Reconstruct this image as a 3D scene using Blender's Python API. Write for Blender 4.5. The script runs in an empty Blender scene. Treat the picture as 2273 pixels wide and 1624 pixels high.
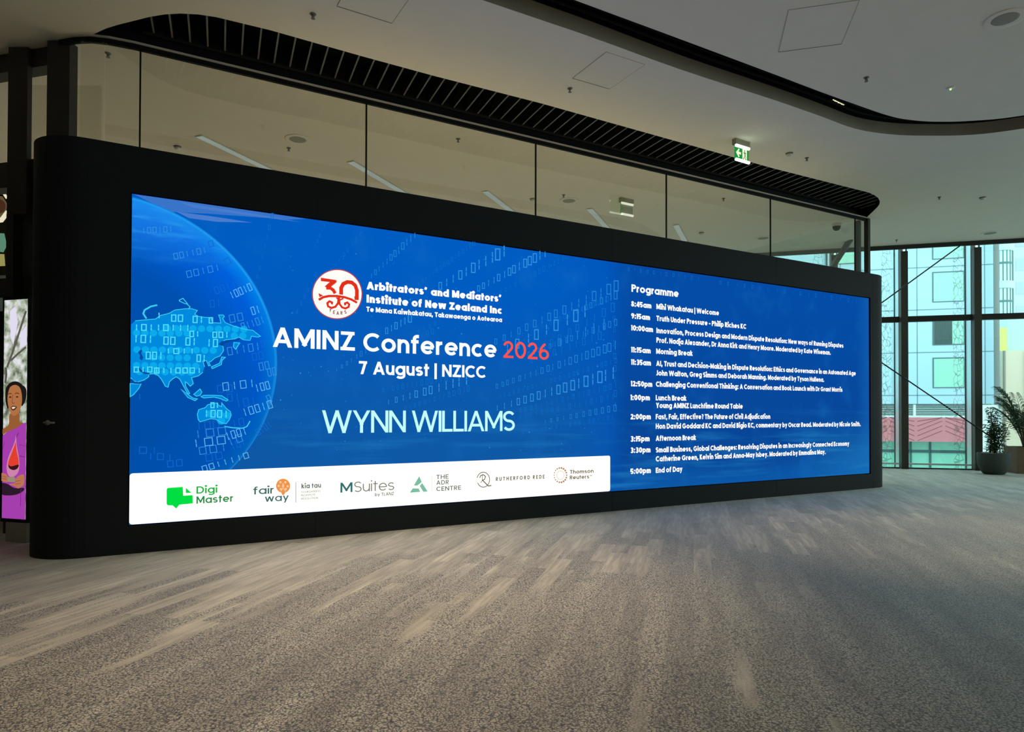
import bpy, bmesh, math, random
from mathutils import Vector, Matrix
from mathutils.geometry import tessellate_polygon
import numpy as np

random.seed(7)
SC = bpy.context.scene
COL = SC.collection

# ------------------------------------------------------------------ camera
F = 1485.0; CAMZ = 1.495; PITCH = 0.0113436; ROLL = 0.0025736; CX = 1136.5; CY = 898.154
_fw = Vector((0, math.cos(PITCH), math.sin(PITCH)))
_up = Vector((0, -math.sin(PITCH), math.cos(PITCH)))
_rt = Vector((1, 0, 0))
RT = math.cos(ROLL) * _rt + math.sin(ROLL) * _up
UP = math.cos(ROLL) * _up - math.sin(ROLL) * _rt
FW = _fw
EYE = Vector((0, 0, CAMZ))
cam_data = bpy.data.cameras.new('camera')
cam_data.sensor_fit = 'HORIZONTAL'
cam_data.sensor_width = 36.0
cam_data.lens = 36.0 * F / 2273.0
cam_data.shift_y = (CY - 812.0) / 2273.0
cam_data.clip_end = 400
cam = bpy.data.objects.new('camera', cam_data)
COL.objects.link(cam)
M3 = Matrix((RT, UP, -FW)).transposed()
cam.matrix_world = Matrix.Translation(EYE) @ M3.to_4x4()
SC.camera = cam

# ------------------------------------------------------------------ world, view, lamps
SC.view_settings.view_transform = 'Standard'
SC.view_settings.look = 'None'
SC.view_settings.exposure = 0.0
SC.view_settings.gamma = 1.0
SC.view_settings.use_curve_mapping = False
world = bpy.data.worlds.new('overcast_sky')
SC.world = world
world.use_nodes = True
wn = world.node_tree.nodes; wl = world.node_tree.links
bg = wn['Background']
bg.inputs['Color'].default_value = (0.92, 0.98, 1.0, 1)
bg.inputs['Strength'].default_value = 2.9


def spot(name, loc, target, watts, colour, size_deg, blend=0.9, radius=0.06):
    d = bpy.data.lights.new(name, 'SPOT')
    d.energy = watts; d.color = colour; d.spot_size = math.radians(size_deg); d.spot_blend = blend
    d.shadow_soft_size = radius
    o = bpy.data.objects.new(name, d); COL.objects.link(o)
    o.location = loc
    o.rotation_euler = (Vector(target) - Vector(loc)).to_track_quat('-Z', 'Y').to_euler()
    return o


WARM = (1.0, 0.80, 0.54)
for loc_, tgt_, watts_, size_ in (  # downlights over the front floor; spots behind camera and wall added to brighten ceilings
        ((-1.2, 4.3, 5.9), (-1.1, 4.9, 0), 780, 72), ((-0.3, 6.5, 5.9), (-0.2, 6.7, 0), 640, 62), ((-4.2, 3.8, 5.9), (-4.0, 4.3, 0), 150, 76),
        ((4.9, 7.6, 5.9), (5.0, 8.0, 0), 560, 56), ((8.2, 8.8, 5.9), (8.2, 9.2, 0), 560, 60), ((0.8, -1.2, 5.9), (0.8, -1.3, 0), 2400, 66),
        ((5.0, -4.0, 5.9), (5.0, -4.1, 0), 5200, 74),
        ((-5.0, 13.0, 5.9), (-5.0, 13.1, 0), 1500, 100), ((0.0, 14.8, 5.9), (0.0, 14.9, 0), 1500, 100), ((4.5, 17.0, 5.9), (4.5, 17.1, 0), 600, 100), ((-11.0, 13.0, 5.9), (-11.0, 13.1, 0), 900, 110)):
    spot('downlight_and_fill', loc_, tgt_, watts_, WARM, size_)


# soft cove light added unseen atop the display wall to brighten the ceiling
_th = 0.51537
fill = bpy.data.lights.new('ceiling_fill', 'AREA'); fill.shape = 'RECTANGLE'; fill.size = 10.0; fill.size_y = 0.2; fill.energy = 19.0; fill.color = (1.0, 0.84, 0.56)
fill_o = bpy.data.objects.new('ceiling_fill', fill); COL.objects.link(fill_o)
fill_o.location = (-4.017 + math.cos(_th) * 6.4 - math.sin(_th) * 0.55, 7.035 + math.sin(_th) * 6.4 + math.cos(_th) * 0.55, 4.33)
fill_o.rotation_euler = (math.pi, 0, _th)


# ------------------------------------------------------------------ pixel / place helpers
def ray(px, py):
    return RT * ((px - CX) / F) - UP * ((py - CY) / F) + FW


def on_plane(px, py, p0, n):
    d = ray(px, py)
    t = (Vector(p0) - EYE).dot(n) / d.dot(n)
    return EYE + d * t


def on_z(px, py, z):
    return on_plane(px, py, (0, 0, z), Vector((0, 0, 1)))


TH = 0.51537
P0 = Vector((-4.017, 7.035, 0)); DW = Vector((math.cos(TH), math.sin(TH), 0)); NW = Vector((-math.sin(TH), math.cos(TH), 0))
SW, SH, SZ = 12.848, 3.5, 0.2997          # led wall width, height, bottom
CEIL = 6.0


def L(s, v, z=0.0):
    return P0 + DW * s + NW * v + Vector((0, 0, z))


def on_screen(px, py, v=0.0):
    q = on_plane(px, py, P0 + NW * v, NW) - P0
    return (q.dot(DW), q.z)


# ------------------------------------------------------------------ materials
def lin(c):
    def g(u):
        u /= 255.0
        return u / 12.92 if u <= 0.04045 else ((u + 0.055) / 1.055) ** 2.4
    return tuple(g(x) for x in c)


MATS = {}


def mat(name, rgb=None, rough=0.6, metal=0.0, spec=0.5, raw=None):
    if name in MATS: return MATS[name]
    m = bpy.data.materials.new(name); m.use_nodes = True
    b = m.node_tree.nodes['Principled BSDF']
    c = raw if raw else lin(rgb)
    b.inputs['Base Color'].default_value = (*c, 1)
    b.inputs['Roughness'].default_value = rough
    b.inputs['Metallic'].default_value = metal
    b.inputs['Specular IOR Level'].default_value = spec
    MATS[name] = m
    return m


def emat(name, rgb, k=1.0, sample=False):
    key = name
    if key in MATS: return MATS[key]
    m = bpy.data.materials.new(name); m.use_nodes = True
    nt = m.node_tree; nt.nodes.clear()
    e = nt.nodes.new('ShaderNodeEmission'); o = nt.nodes.new('ShaderNodeOutputMaterial')
    e.inputs[0].default_value = (*lin(rgb), 1); e.inputs[1].default_value = k
    nt.links.new(e.outputs[0], o.inputs[0])
    if not sample:
        m.cycles.emission_sampling = 'NONE'
    MATS[key] = m
    return m


def noise_mat(name, c1, c2, scale=8.0, rough=0.6, bump=0.0, stretch=(1, 1, 1), detail=4, spec=0.4, metal=0.0):
    if name in MATS: return MATS[name]
    m = mat(name, c1, rough, metal, spec)
    nt = m.node_tree; N = nt.nodes; K = nt.links
    b = N['Principled BSDF']
    tc = N.new('ShaderNodeTexCoord'); mp = N.new('ShaderNodeMapping'); mp.inputs['Scale'].default_value = stretch
    nz = N.new('ShaderNodeTexNoise'); nz.inputs['Scale'].default_value = scale; nz.inputs['Detail'].default_value = detail
    cr = N.new('ShaderNodeValToRGB')
    cr.color_ramp.elements[0].position = 0.3; cr.color_ramp.elements[1].position = 0.7
    cr.color_ramp.elements[0].color = (*lin(c1), 1); cr.color_ramp.elements[1].color = (*lin(c2), 1)
    K.new(tc.outputs['Object'], mp.inputs[0]); K.new(mp.outputs[0], nz.inputs['Vector'])
    K.new(nz.outputs['Fac'], cr.inputs[0]); K.new(cr.outputs[0], b.inputs['Base Color'])
    if bump:
        bp = N.new('ShaderNodeBump'); bp.inputs['Strength'].default_value = bump; bp.inputs['Distance'].default_value = 0.01
        K.new(nz.outputs['Fac'], bp.inputs['Height']); K.new(bp.outputs[0], b.inputs['Normal'])
    return m


def glass_mat(name, tint, refl, rough=0.02):
    m = bpy.data.materials.new(name); m.use_nodes = True
    nt = m.node_tree; nt.nodes.clear()
    t = nt.nodes.new('ShaderNodeBsdfTransparent'); t.inputs[0].default_value = (*tint, 1)
    g = nt.nodes.new('ShaderNodeBsdfGlossy'); g.inputs['Roughness'].default_value = rough
    g.inputs['Color'].default_value = (0.9, 0.95, 0.95, 1)
    x = nt.nodes.new('ShaderNodeMixShader'); x.inputs[0].default_value = refl
    o = nt.nodes.new('ShaderNodeOutputMaterial')
    nt.links.new(t.outputs[0], x.inputs[1]); nt.links.new(g.outputs[0], x.inputs[2]); nt.links.new(x.outputs[0], o.inputs[0])
    MATS[name] = m
    return m


M_WALL = noise_mat('charcoal_panel', (14, 20, 23), (16, 22, 26), 30, 0.65, spec=0.25)
M_BLACK = mat('matt_black', (14, 16, 18), 0.7, spec=0.2)
M_DARK = noise_mat('dark_bronze_metal', (40, 40, 38), (46, 45, 42), 20, 0.5)
M_COLUMN = noise_mat('dark_column_paint', (46, 42, 38), (52, 47, 42), 12, 0.6)
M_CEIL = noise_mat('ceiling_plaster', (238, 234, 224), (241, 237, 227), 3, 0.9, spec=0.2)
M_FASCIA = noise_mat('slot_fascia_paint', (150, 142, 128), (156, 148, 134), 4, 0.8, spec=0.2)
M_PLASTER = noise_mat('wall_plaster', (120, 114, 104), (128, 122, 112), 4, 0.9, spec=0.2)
M_SLAT = mat('grey_slat_metal', (104, 102, 98), 0.35, 0.3)
M_TRIM = mat('pale_trim', (205, 190, 176), 0.5)
M_ALU = noise_mat('white_aluminium', (232, 234, 236), (238, 240, 242), 40, 0.28, metal=0.85)
M_POST = noise_mat('bronze_post', (70, 68, 60), (78, 75, 66), 20, 0.5)
M_WHITE = mat('white_plastic', (225, 224, 214), 0.5)
M_GREYP = mat('grey_plastic', (120, 118, 110), 0.6)
M_GLASS = glass_mat('clerestory_glass', (0.95, 0.96, 0.94), 0.06)
M_WIN = glass_mat('window_glass', (0.82, 0.95, 0.93), 0.05)
M_CABLE = mat('steel_rod', (44, 50, 50), 0.4, 0.6)


# ------------------------------------------------------------------ mesh builder
class MB:
    def __init__(self): self.v = []; self.f = []; self.m = []

    def add(self, vs, fs, mi=0):
        o = len(self.v); self.v += [tuple(p) for p in vs]
        self.f += [tuple(i + o for i in q) for q in fs]; self.m += [mi] * len(fs)

    def box(self, x0, x1, y0, y1, z0, z1, mi=0, fn=None):
        vs = [(x, y, z) for z in (z0, z1) for y in (y0, y1) for x in (x0, x1)]
        if fn: vs = [fn(*p) for p in vs]
        self.add(vs, [(0, 2, 3, 1), (4, 5, 7, 6), (0, 1, 5, 4), (2, 6, 7, 3), (0, 4, 6, 2), (1, 3, 7, 5)], mi)

    def prism(self, poly, z0, z1, mi=0, caps=True):
        n = len(poly)
        vs = [(p[0], p[1], z0) for p in poly] + [(p[0], p[1], z1) for p in poly]
        fs = [(i, (i + 1) % n, n + (i + 1) % n, n + i) for i in range(n)]
        if caps: fs += [tuple(reversed(range(n))), tuple(range(n, 2 * n))]
        self.add(vs, fs, mi)

    def tube(self, pts, rad, n=8, mi=0, caps=True):
        pts = [Vector(p) for p in pts]
        rads = rad if isinstance(rad, (list, tuple)) else [rad] * len(pts)
        vs = []; fs = []
        for i, p in enumerate(pts):
            a = pts[max(i - 1, 0)]; b = pts[min(i + 1, len(pts) - 1)]
            t = (b - a).normalized()
            ref = Vector((0, 0, 1)) if abs(t.z) < 0.9 else Vector((1, 0, 0))
            u = t.cross(ref).normalized(); w = t.cross(u)
            for k in range(n):
                an = 2 * math.pi * k / n
                vs.append(p + (u * math.cos(an) + w * math.sin(an)) * rads[i])
        for i in range(len(pts) - 1):
            for k in range(n):
                fs.append((i * n + k, i * n + (k + 1) % n, (i + 1) * n + (k + 1) % n, (i + 1) * n + k))
        if caps:
            fs.append(tuple(reversed(range(n)))); fs.append(tuple(range((len(pts) - 1) * n, len(pts) * n)))
        self.add(vs, fs, mi)

    def lathe(self, prof, n=32, mi=0, c=(0, 0, 0)):
        vs = []; fs = []
        for r, z in prof:
            for k in range(n):
                a = 2 * math.pi * k / n
                vs.append((c[0] + r * math.cos(a), c[1] + r * math.sin(a), c[2] + z))
        for i in range(len(prof) - 1):
            for k in range(n):
                fs.append((i * n + k, i * n + (k + 1) % n, (i + 1) * n + (k + 1) % n, (i + 1) * n + k))
        if prof[0][0] > 1e-6: fs.append(tuple(reversed(range(n))))
        if prof[-1][0] > 1e-6: fs.append(tuple(range((len(prof) - 1) * n, len(prof) * n)))
        self.add(vs, fs, mi)

    def build(self, name, mats, parent=None, smooth=False):
        me = bpy.data.meshes.new(name)
        me.from_pydata(self.v, [], self.f)
        for m in (mats if isinstance(mats, (list, tuple)) else [mats]): me.materials.append(m)
        for i, p in enumerate(me.polygons): p.material_index = self.m[i]
        if smooth:
            for p in me.polygons: p.use_smooth = True
        me.update()
        o = bpy.data.objects.new(name, me); COL.objects.link(o)
        if parent is not None: o.parent = parent
        return o


def tag(o, label=None, cat=None, group=None, kind=None):
    if label: o['label'] = label
    if cat: o['category'] = cat
    if group: o['group'] = group
    if kind: o['kind'] = kind
    return o


def empty(name, loc, rz=0.0, label=None, cat=None, group=None, kind=None):
    o = bpy.data.objects.new(name, None); COL.objects.link(o)
    o.location = loc; o.rotation_euler = (0, 0, rz)
    return tag(o, label, cat, group, kind)


def struct(o, label=None):
    o['kind'] = 'structure'
    if label: o['label'] = label
    return o


def dup(root, loc, rz=None, label=None, group=None):
    r = root.copy(); COL.objects.link(r); r.location = loc
    if rz is not None: r.rotation_euler = (0, 0, rz)
    if label: r['label'] = label
    if group: r['group'] = group
    for ch in list(root.children):
        c = ch.copy(); COL.objects.link(c); c.parent = r
    return r


# ================================================================== SETTING
# ---------- floor (carpet)
FO = Vector((10.76, 18.2, 0)); FD = Vector((0.965, -0.262, 0)).normalized(); FN = Vector((-FD.y, FD.x, 0))


def FP(a, off, z=0.0):
    return FO + FD * a + FN * off + Vector((0, 0, z))


def on_facade(px, py, off=0.0):
    q = on_plane(px, py, FO + FN * off, FN) - FO
    return q.dot(FD), q.z


A0, A1 = -27.0, 12.0
X0R, Y0R = -15.0, -9.0
corner_l = FP(A0, 0.06); corner_r = FP(A1, 0.06)
ROOM = [(X0R, Y0R), (corner_r.x, Y0R), (corner_r.x, corner_r.y), (corner_l.x, corner_l.y)]
ROOM[0] = (corner_l.x, Y0R)


def carpet():
    m = bpy.data.materials.new('patterned_carpet'); m.use_nodes = True
    nt = m.node_tree; N = nt.nodes; K = nt.links
    b = N['Principled BSDF']; b.inputs['Sheen Weight'].default_value = 0.45; b.inputs['Sheen Roughness'].default_value = 0.45; b.inputs['Roughness'].default_value = 0.62; b.inputs['Specular IOR Level'].default_value = 0.42
    tc = N.new('ShaderNodeTexCoord')
    rot = N.new('ShaderNodeMapping'); rot.inputs['Rotation'].default_value = (0, 0, math.radians(15.2))
    K.new(tc.outputs['Object'], rot.inputs[0])

    def mapping(sc):
        q = N.new('ShaderNodeMapping'); q.inputs['Scale'].default_value = sc
        K.new(rot.outputs[0], q.inputs[0]); return q.outputs[0]

    def noise(vec, scale, detail=3, rough=0.5):
        q = N.new('ShaderNodeTexNoise'); q.inputs['Scale'].default_value = scale; q.inputs['Detail'].default_value = detail
        q.inputs['Roughness'].default_value = rough
        K.new(vec, q.inputs['Vector']); return q.outputs['Fac']

    def mrange(v, a, c, o0=0.0, o1=1.0):
        q = N.new('ShaderNodeMapRange'); q.inputs[1].default_value = a; q.inputs[2].default_value = c
        q.inputs[3].default_value = o0; q.inputs[4].default_value = o1
        K.new(v, q.inputs[0]); return q.outputs[0]

    def math_(op, a, c):
        q = N.new('ShaderNodeMath'); q.operation = op
        for i, u in enumerate((a, c)):
            if isinstance(u, (int, float)): q.inputs[i].default_value = u
            else: K.new(u, q.inputs[i])
        return q.outputs[0]

    def mix(f, a, c):
        q = N.new('ShaderNodeMix'); q.data_type = 'RGBA'
        if isinstance(f, (int, float)): q.inputs[0].default_value = f
        else: K.new(f, q.inputs[0])
        for i, u in ((6, a), (7, c)):
            if isinstance(u, tuple): q.inputs[i].default_value = (*u, 1)
            else: K.new(u, q.inputs[i])
        return q.outputs[2]

    # plank tint : bricks 1.0 m long and 0.25 m wide, running along the pattern direction
    pl = N.new('ShaderNodeMapping'); pl.inputs['Rotation'].default_value = (0, 0, math.radians(90))
    K.new(rot.outputs[0], pl.inputs[0])
    br = N.new('ShaderNodeTexBrick')
    br.inputs['Color1'].default_value = (0, 0, 0, 1); br.inputs['Color2'].default_value = (1, 1, 1, 1)
    br.inputs['Mortar'].default_value = (0.5, 0.5, 0.5, 1)
    br.inputs['Scale'].default_value = 1.0; br.inputs['Mortar Size'].default_value = 0.0
    br.inputs['Brick Width'].default_value = 0.9; br.inputs['Row Height'].default_value = 0.17
    K.new(pl.outputs[0], br.inputs['Vector'])
    plank = br.outputs['Color']
    # distance from the display wall decides how much of the carpet is smooth and how much speckled
    dist = N.new('ShaderNodeVectorMath'); dist.operation = 'DOT_PRODUCT'
    dist.inputs[1].default_value = (-NW.x, -NW.y, 0)
    K.new(tc.outputs['Object'], dist.inputs[0])
    dd = math_('ADD', dist.outputs['Value'], P0.dot(NW))           # metres in front of the wall
    band = mrange(dd, 0.8, 4.6, -0.34, 0.56)
    streak = noise(mapping((4.2, 0.42, 1)), 1.0, 4, 0.6)
    big = noise(mapping((1.2, 0.6, 1)), 0.8, 2)
    sel = math_('ADD', math_('MULTIPLY', math_('SUBTRACT', streak, 0.5), 1.9), math_('MULTIPLY', math_('SUBTRACT', plank, 0.5), 0.6))
    sel = math_('ADD', math_('ADD', sel, band), math_('SUBTRACT', big, 0.5))
    speck = mrange(sel, -0.12, 0.12)                                # 0 smooth, 1 speckled
    # loop-pile worm lines
    wob = N.new('ShaderNodeTexNoise'); wob.inputs['Scale'].default_value = 45
    K.new(rot.outputs[0], wob.inputs['Vector'])
    wv = N.new('ShaderNodeVectorMath'); wv.operation = 'MULTIPLY_ADD'
    wv.inputs[1].default_value = (0.022, 0.022, 0); K.new(wob.outputs['Color'], wv.inputs[0]); K.new(rot.outputs[0], wv.inputs[2])
    vo = N.new('ShaderNodeTexVoronoi'); vo.feature = 'DISTANCE_TO_EDGE'; vo.inputs['Scale'].default_value = 52
    K.new(wv.outputs[0], vo.inputs['Vector'])
    gate = noise(mapping((1, 1, 1)), 70, 2)
    line = mrange(vo.outputs['Distance'], 0.03, 0.20)
    line = math_('MAXIMUM', line, mrange(gate, 0.53, 0.66))
    tint = noise(mapping((3.2, 0.35, 1)), 1.6, 3)
    light = mix(mrange(tint, 0.3, 0.7), lin((170, 160, 142)), lin((222, 213, 195)))
    light = mix(math_('MULTIPLY', plank, 0.35), light, lin((146, 138, 124)))
    mid = noise(mapping((1, 1, 1)), 120, 2)
    light = mix(math_('MULTIPLY', mrange(mid, 0.35, 0.7), 0.35), light, lin((122, 114, 102)))
    fine = noise(mapping((26, 2.2, 1)), 1.0, 3)
    smooth = mix(math_('MULTIPLY', mrange(fine, 0.40, 0.62), 0.50), light, lin((120, 112, 98)))
    dark = mix(line, lin((42, 35, 29)), light)
    col = mix(speck, smooth, dark)
    K.new(col, b.inputs['Base Color'])
    bp = N.new('ShaderNodeBump'); bp.inputs['Strength'].default_value = 0.35; bp.inputs['Distance'].default_value = 0.006
    K.new(vo.outputs['Distance'], bp.inputs['Height']); K.new(bp.outputs[0], b.inputs['Normal'])
    return m


b = MB(); b.prism(ROOM, -0.25, 0.0)
struct(b.build('floor', carpet()), 'grey and beige speckled plank carpet floor')

# ---------- ceiling with two slots
slat_px = [(201, 79), (236, 63), (262, 55), (290, 48), (330, 38), (365, 32), (400, 30), (440, 32), (480, 38), (600, 67), (808, 126), (962, 168), (1200, 229),
           (1500, 313), (1718, 374), (1908, 422), (1928, 427), (1941, 433), (1949, 439), (1953, 446), (1952, 453), (1948, 459), (1939, 468), (1923, 483)]
slot_a = [on_z(x, y, CEIL).to_2d() for x, y in slat_px]
GV = 1.26                                               # glass line, metres behind the display face
glass_left = [(-0.78, 1.62), (-0.62, 1.46), (-0.45, 1.345), (-0.25, 1.285), (0.0, GV)]
slot_a += [L(14.3, GV + 0.0).to_2d(), L(0.0, GV).to_2d(), L(-0.25, 1.285).to_2d()]
fars = [(1100, 10), (1306, 80), (1513, 155), (1719, 222), (1822, 258), (1900, 286), (1977, 298), (2055, 301), (2158, 299), (2273, 285)]
nears = [(1275, 0), (1513, 88), (1719, 165), (1822, 204), (1900, 232), (1977, 258), (2029, 267), (2080, 270), (2158, 268), (2273, 256)]


def smooth_line(pts, n=4):
    out = []
    for i in range(len(pts) - 1):
        p0 = pts[max(i - 1, 0)]; p1 = pts[i]; p2 = pts[i + 1]; p3 = pts[min(i + 2, len(pts) - 1)]
        for k in range(n):
            t = k / n
            out.append(0.5 * ((2 * p1) + (p2 - p0) * t + (2 * p0 - 5 * p1 + 4 * p2 - p3) * t * t + (3 * p1 - p0 - 3 * p2 + p3) * t ** 3))
    out.append(pts[-1]); return out


far_w = [on_z(x, y, CEIL).to_2d() for x, y in fars]
near_w = [on_z(x, y, CEIL).to_2d() for x, y in nears]
dl = (far_w[1] - far_w[0]).normalized()
far_w = [far_w[0] - dl * 6.5] + far_w + [Vector((9.6, 9.75)), Vector((12.0, 8.1))]
near_w = [near_w[0] - (near_w[1] - near_w[0]).normalized() * 6.5] + near_w + [Vector((9.2, 9.25)), Vector((11.6, 7.55))]
far_w = smooth_line(far_w); near_w = smooth_line(near_w)
slot_b = far_w + list(reversed(near_w))


def plate_with_holes(outer, holes, z, name, m, flip=False):
    loops = [[Vector((p[0], p[1], 0)) for p in outer]] + [[Vector((p[0], p[1], 0)) for p in h] for h in holes]
    tris = tessellate_polygon(loops)
    vs = [(p.x, p.y, z) for lp in loops for p in lp]
    bb = MB(); bb.add(vs, [tuple(t) for t in tris])
    o = bb.build(name, m)
    bm = bmesh.new(); bm.from_mesh(o.data)
    bmesh.ops.recalc_face_normals(bm, faces=bm.faces)
    bm.normal_update()
    for fc in bm.faces:
        if fc.normal.z > 0: fc.normal_flip()
    bm.to_mesh(o.data); bm.free()
    return o


ceil = struct(plate_with_holes(ROOM, [slot_a, slot_b], CEIL, 'ceiling', M_CEIL), 'smooth pale plaster ceiling with curved slots')
# slot recesses : walls and dark backs
b = MB(); b.prism([tuple(p) for p in slot_a], CEIL, CEIL + 0.45, caps=False)
b.add([(p[0], p[1], CEIL + 0.45) for p in slot_a], [tuple(range(len(slot_a)))])
struct(b.build('trim_1', M_BLACK), 'black recess above the slatted ceiling opening')
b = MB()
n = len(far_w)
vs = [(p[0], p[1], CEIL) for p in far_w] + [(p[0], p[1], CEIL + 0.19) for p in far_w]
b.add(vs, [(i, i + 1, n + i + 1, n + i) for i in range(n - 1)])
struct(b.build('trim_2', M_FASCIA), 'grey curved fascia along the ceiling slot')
b = MB()
k = len(near_w)
b.add([(p[0], p[1], CEIL) for p in near_w] + [(p[0], p[1], CEIL + 0.5) for p in near_w], [(i, i + 1, k + i + 1, k + i) for i in range(k - 1)])
for dv, z0, z1 in ((0.05, 0.19, 0.5),):
    pf = []
    for i, p in enumerate(far_w):
        t = (far_w[min(i + 1, n - 1)] - far_w[max(i - 1, 0)]).normalized()
        pf.append(p + Vector((-t.y, t.x)) * dv)
    b.add([(p[0], p[1], CEIL + z0) for p in pf] + [(p[0], p[1], CEIL + z1) for p in pf], [(i, i + 1, n + i + 1, n + i) for i in range(n - 1)])
    b.add([(p[0], p[1], CEIL + z0) for p in pf] + [(p[0], p[1], CEIL + z0) for p in far_w], [(i, i + 1, n + i + 1, n + i) for i in range(n - 1)])
    top = pf + list(reversed(near_w))
    b.add([(p[0], p[1], CEIL + z1) for p in top], [tuple(range(len(top)))])
# ribs running along the slot
for off, z in ((0.16, 0.22), (0.30, 0.26), (0.44, 0.30)):
    mid = []
    for i, p in enumerate(far_w):
        j = min(int(i * (k - 1) / (n - 1)), k - 1)
        q = near_w[j]; mid.append(p.lerp(q, off))
    b.tube([(p[0], p[1], CEIL + z) for p in mid], 0.018, 6)
struct(b.build('trim_3', M_BLACK), 'black lining inside the curved ceiling slot')

# roof slab above everything, keeps daylight out of the slots
b = MB(); b.prism(ROOM, CEIL + 0.56, CEIL + 0.8)
struct(b.build('trim_4', M_BLACK), 'roof slab above the ceiling')

# ---------- enclosing walls
b = MB(); b.box(ROOM[0][0] - 0.2, ROOM[1][0] + 0.2, Y0R - 0.2, Y0R, -0.2, CEIL + 0.6); struct(b.build('wall_back', M_PLASTER))
b = MB(); b.box(ROOM[0][0] - 0.2, ROOM[0][0], Y0R, ROOM[3][1] + 0.1, -0.2, CEIL + 0.6); struct(b.build('wall_left', M_PLASTER))
root = empty('window_99', (ROOM[1][0], 0, 0), 0, kind='structure'); root['label'] = 'glazed side of the lobby'
b = MB()
for kk in range(12):
    yy = Y0R + kk * (ROOM[2][1] - Y0R) / 11
    b.box(0.0, 0.25, yy - 0.08, yy + 0.08, 0.0, CEIL)
b.box(0.0, 0.2, Y0R, ROOM[2][1], CEIL - 0.3, CEIL + 0.3); b.box(0.02, 0.16, Y0R, ROOM[2][1], 2.7, 2.84)
b.build('frame', M_DARK, root)
b = MB(); b.box(0.1, 0.11, Y0R, ROOM[2][1], 0.0, CEIL - 0.3); b.build('pane', M_WIN, root)

# ---------- display wall : a long box with rounded ends and a framed opening
WT = 4.30
RADL, SL = 0.48, -0.42
RADR, SR = 0.60, SW + 0.22
left_arc = [(SL - RADL * math.sin(a), RADL - RADL * math.cos(a)) for a in [math.pi / 2 * i / 14 for i in range(15)]]
right_arc = [(SR + RADR * math.sin(a), RADR - RADR * math.cos(a)) for a in [math.pi / 2 * i / 14 for i in range(15)]]
rootw = empty('wall_display', L(0, 0), TH, kind='structure'); rootw['label'] = 'dark charcoal wall box with rounded ends framing the display'
G = 0.012
core = [(-G, 0.06), (SW + G, 0.06), (SW + G, 1.19), (-G, 1.19)]
b = MB()
b.prism([(p[0], p[1]) for p in core], 0.0, WT)
left_poly = [(-G, 0.0)] + left_arc + [(SL - RADL, 1.19), (-G, 1.19)]
right_poly = [(SW + G, 0.0)] + right_arc + [(SR + RADR, 1.19), (SW + G, 1.19)]
b.prism(list(reversed(left_poly)), 0.0, WT)
b.prism(right_poly, 0.0, WT)
b.box(-G, SW + G, 0.0, 0.06, 0.0, SZ - G)
b.box(-G, SW + G, 0.0, 0.06, SZ + SH + G, WT)
body = b.build('wall_panel', M_WALL, rootw)
b = MB()                                              # recessed shadow-gap skirting and panel joints
for s in (1.93, 6.37, 10.07):
    b.box(s - 0.003, s + 0.003, -0.001, 0.004, SZ + SH + 0.05, WT - 0.002)
    b.box(s - 0.003, s + 0.003, -0.001, 0.004, 0.005, SZ - 0.03)
for s in (SW + 0.085, SL + 0.02):
    b.box(s - 0.004, s + 0.004, -0.001, 0.004, 0.005, WT - 0.002)
b.build('panel_joint', M_BLACK, rootw)
# door lever on the rounded end
b = MB()
hp = left_arc[6]
b.lathe([(0.026, 0), (0.026, 0.012), (0.0, 0.012)], 16)
b.tube([(0, 0, 0.0), (0, 0, 0.055)], 0.010)
b.tube([(0, 0, 0.05), (0.05, 0.0, 0.056), (0.12, 0.0, 0.05)], [0.011, 0.011, 0.009])
h = b.build('door_lever', M_GREYP, rootw, smooth=True)
a6 = math.pi / 2 * 6 / 14
h.location = (hp[0], hp[1], 1.38)
nrm = Vector((-math.sin(a6), -math.cos(a6), 0))
h.rotation_euler = Matrix((Vector((0, 0, 1)).cross(nrm), Vector((0, 0, 1)), nrm)).transposed().to_euler()
h['label'] = 'grey lever handle'

# ================================================================== LED DISPLAY
led = empty('led_display', L(0, 0, SZ), TH, 'giant blue LED display with a globe and a conference programme, set into the dark wall', 'display')
LV = 0.028                                            # face of the panel, metres behind the wall face


def sp(px, py):
    s, z = on_screen(px, py, LV)
    return (s, z - SZ)


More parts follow.
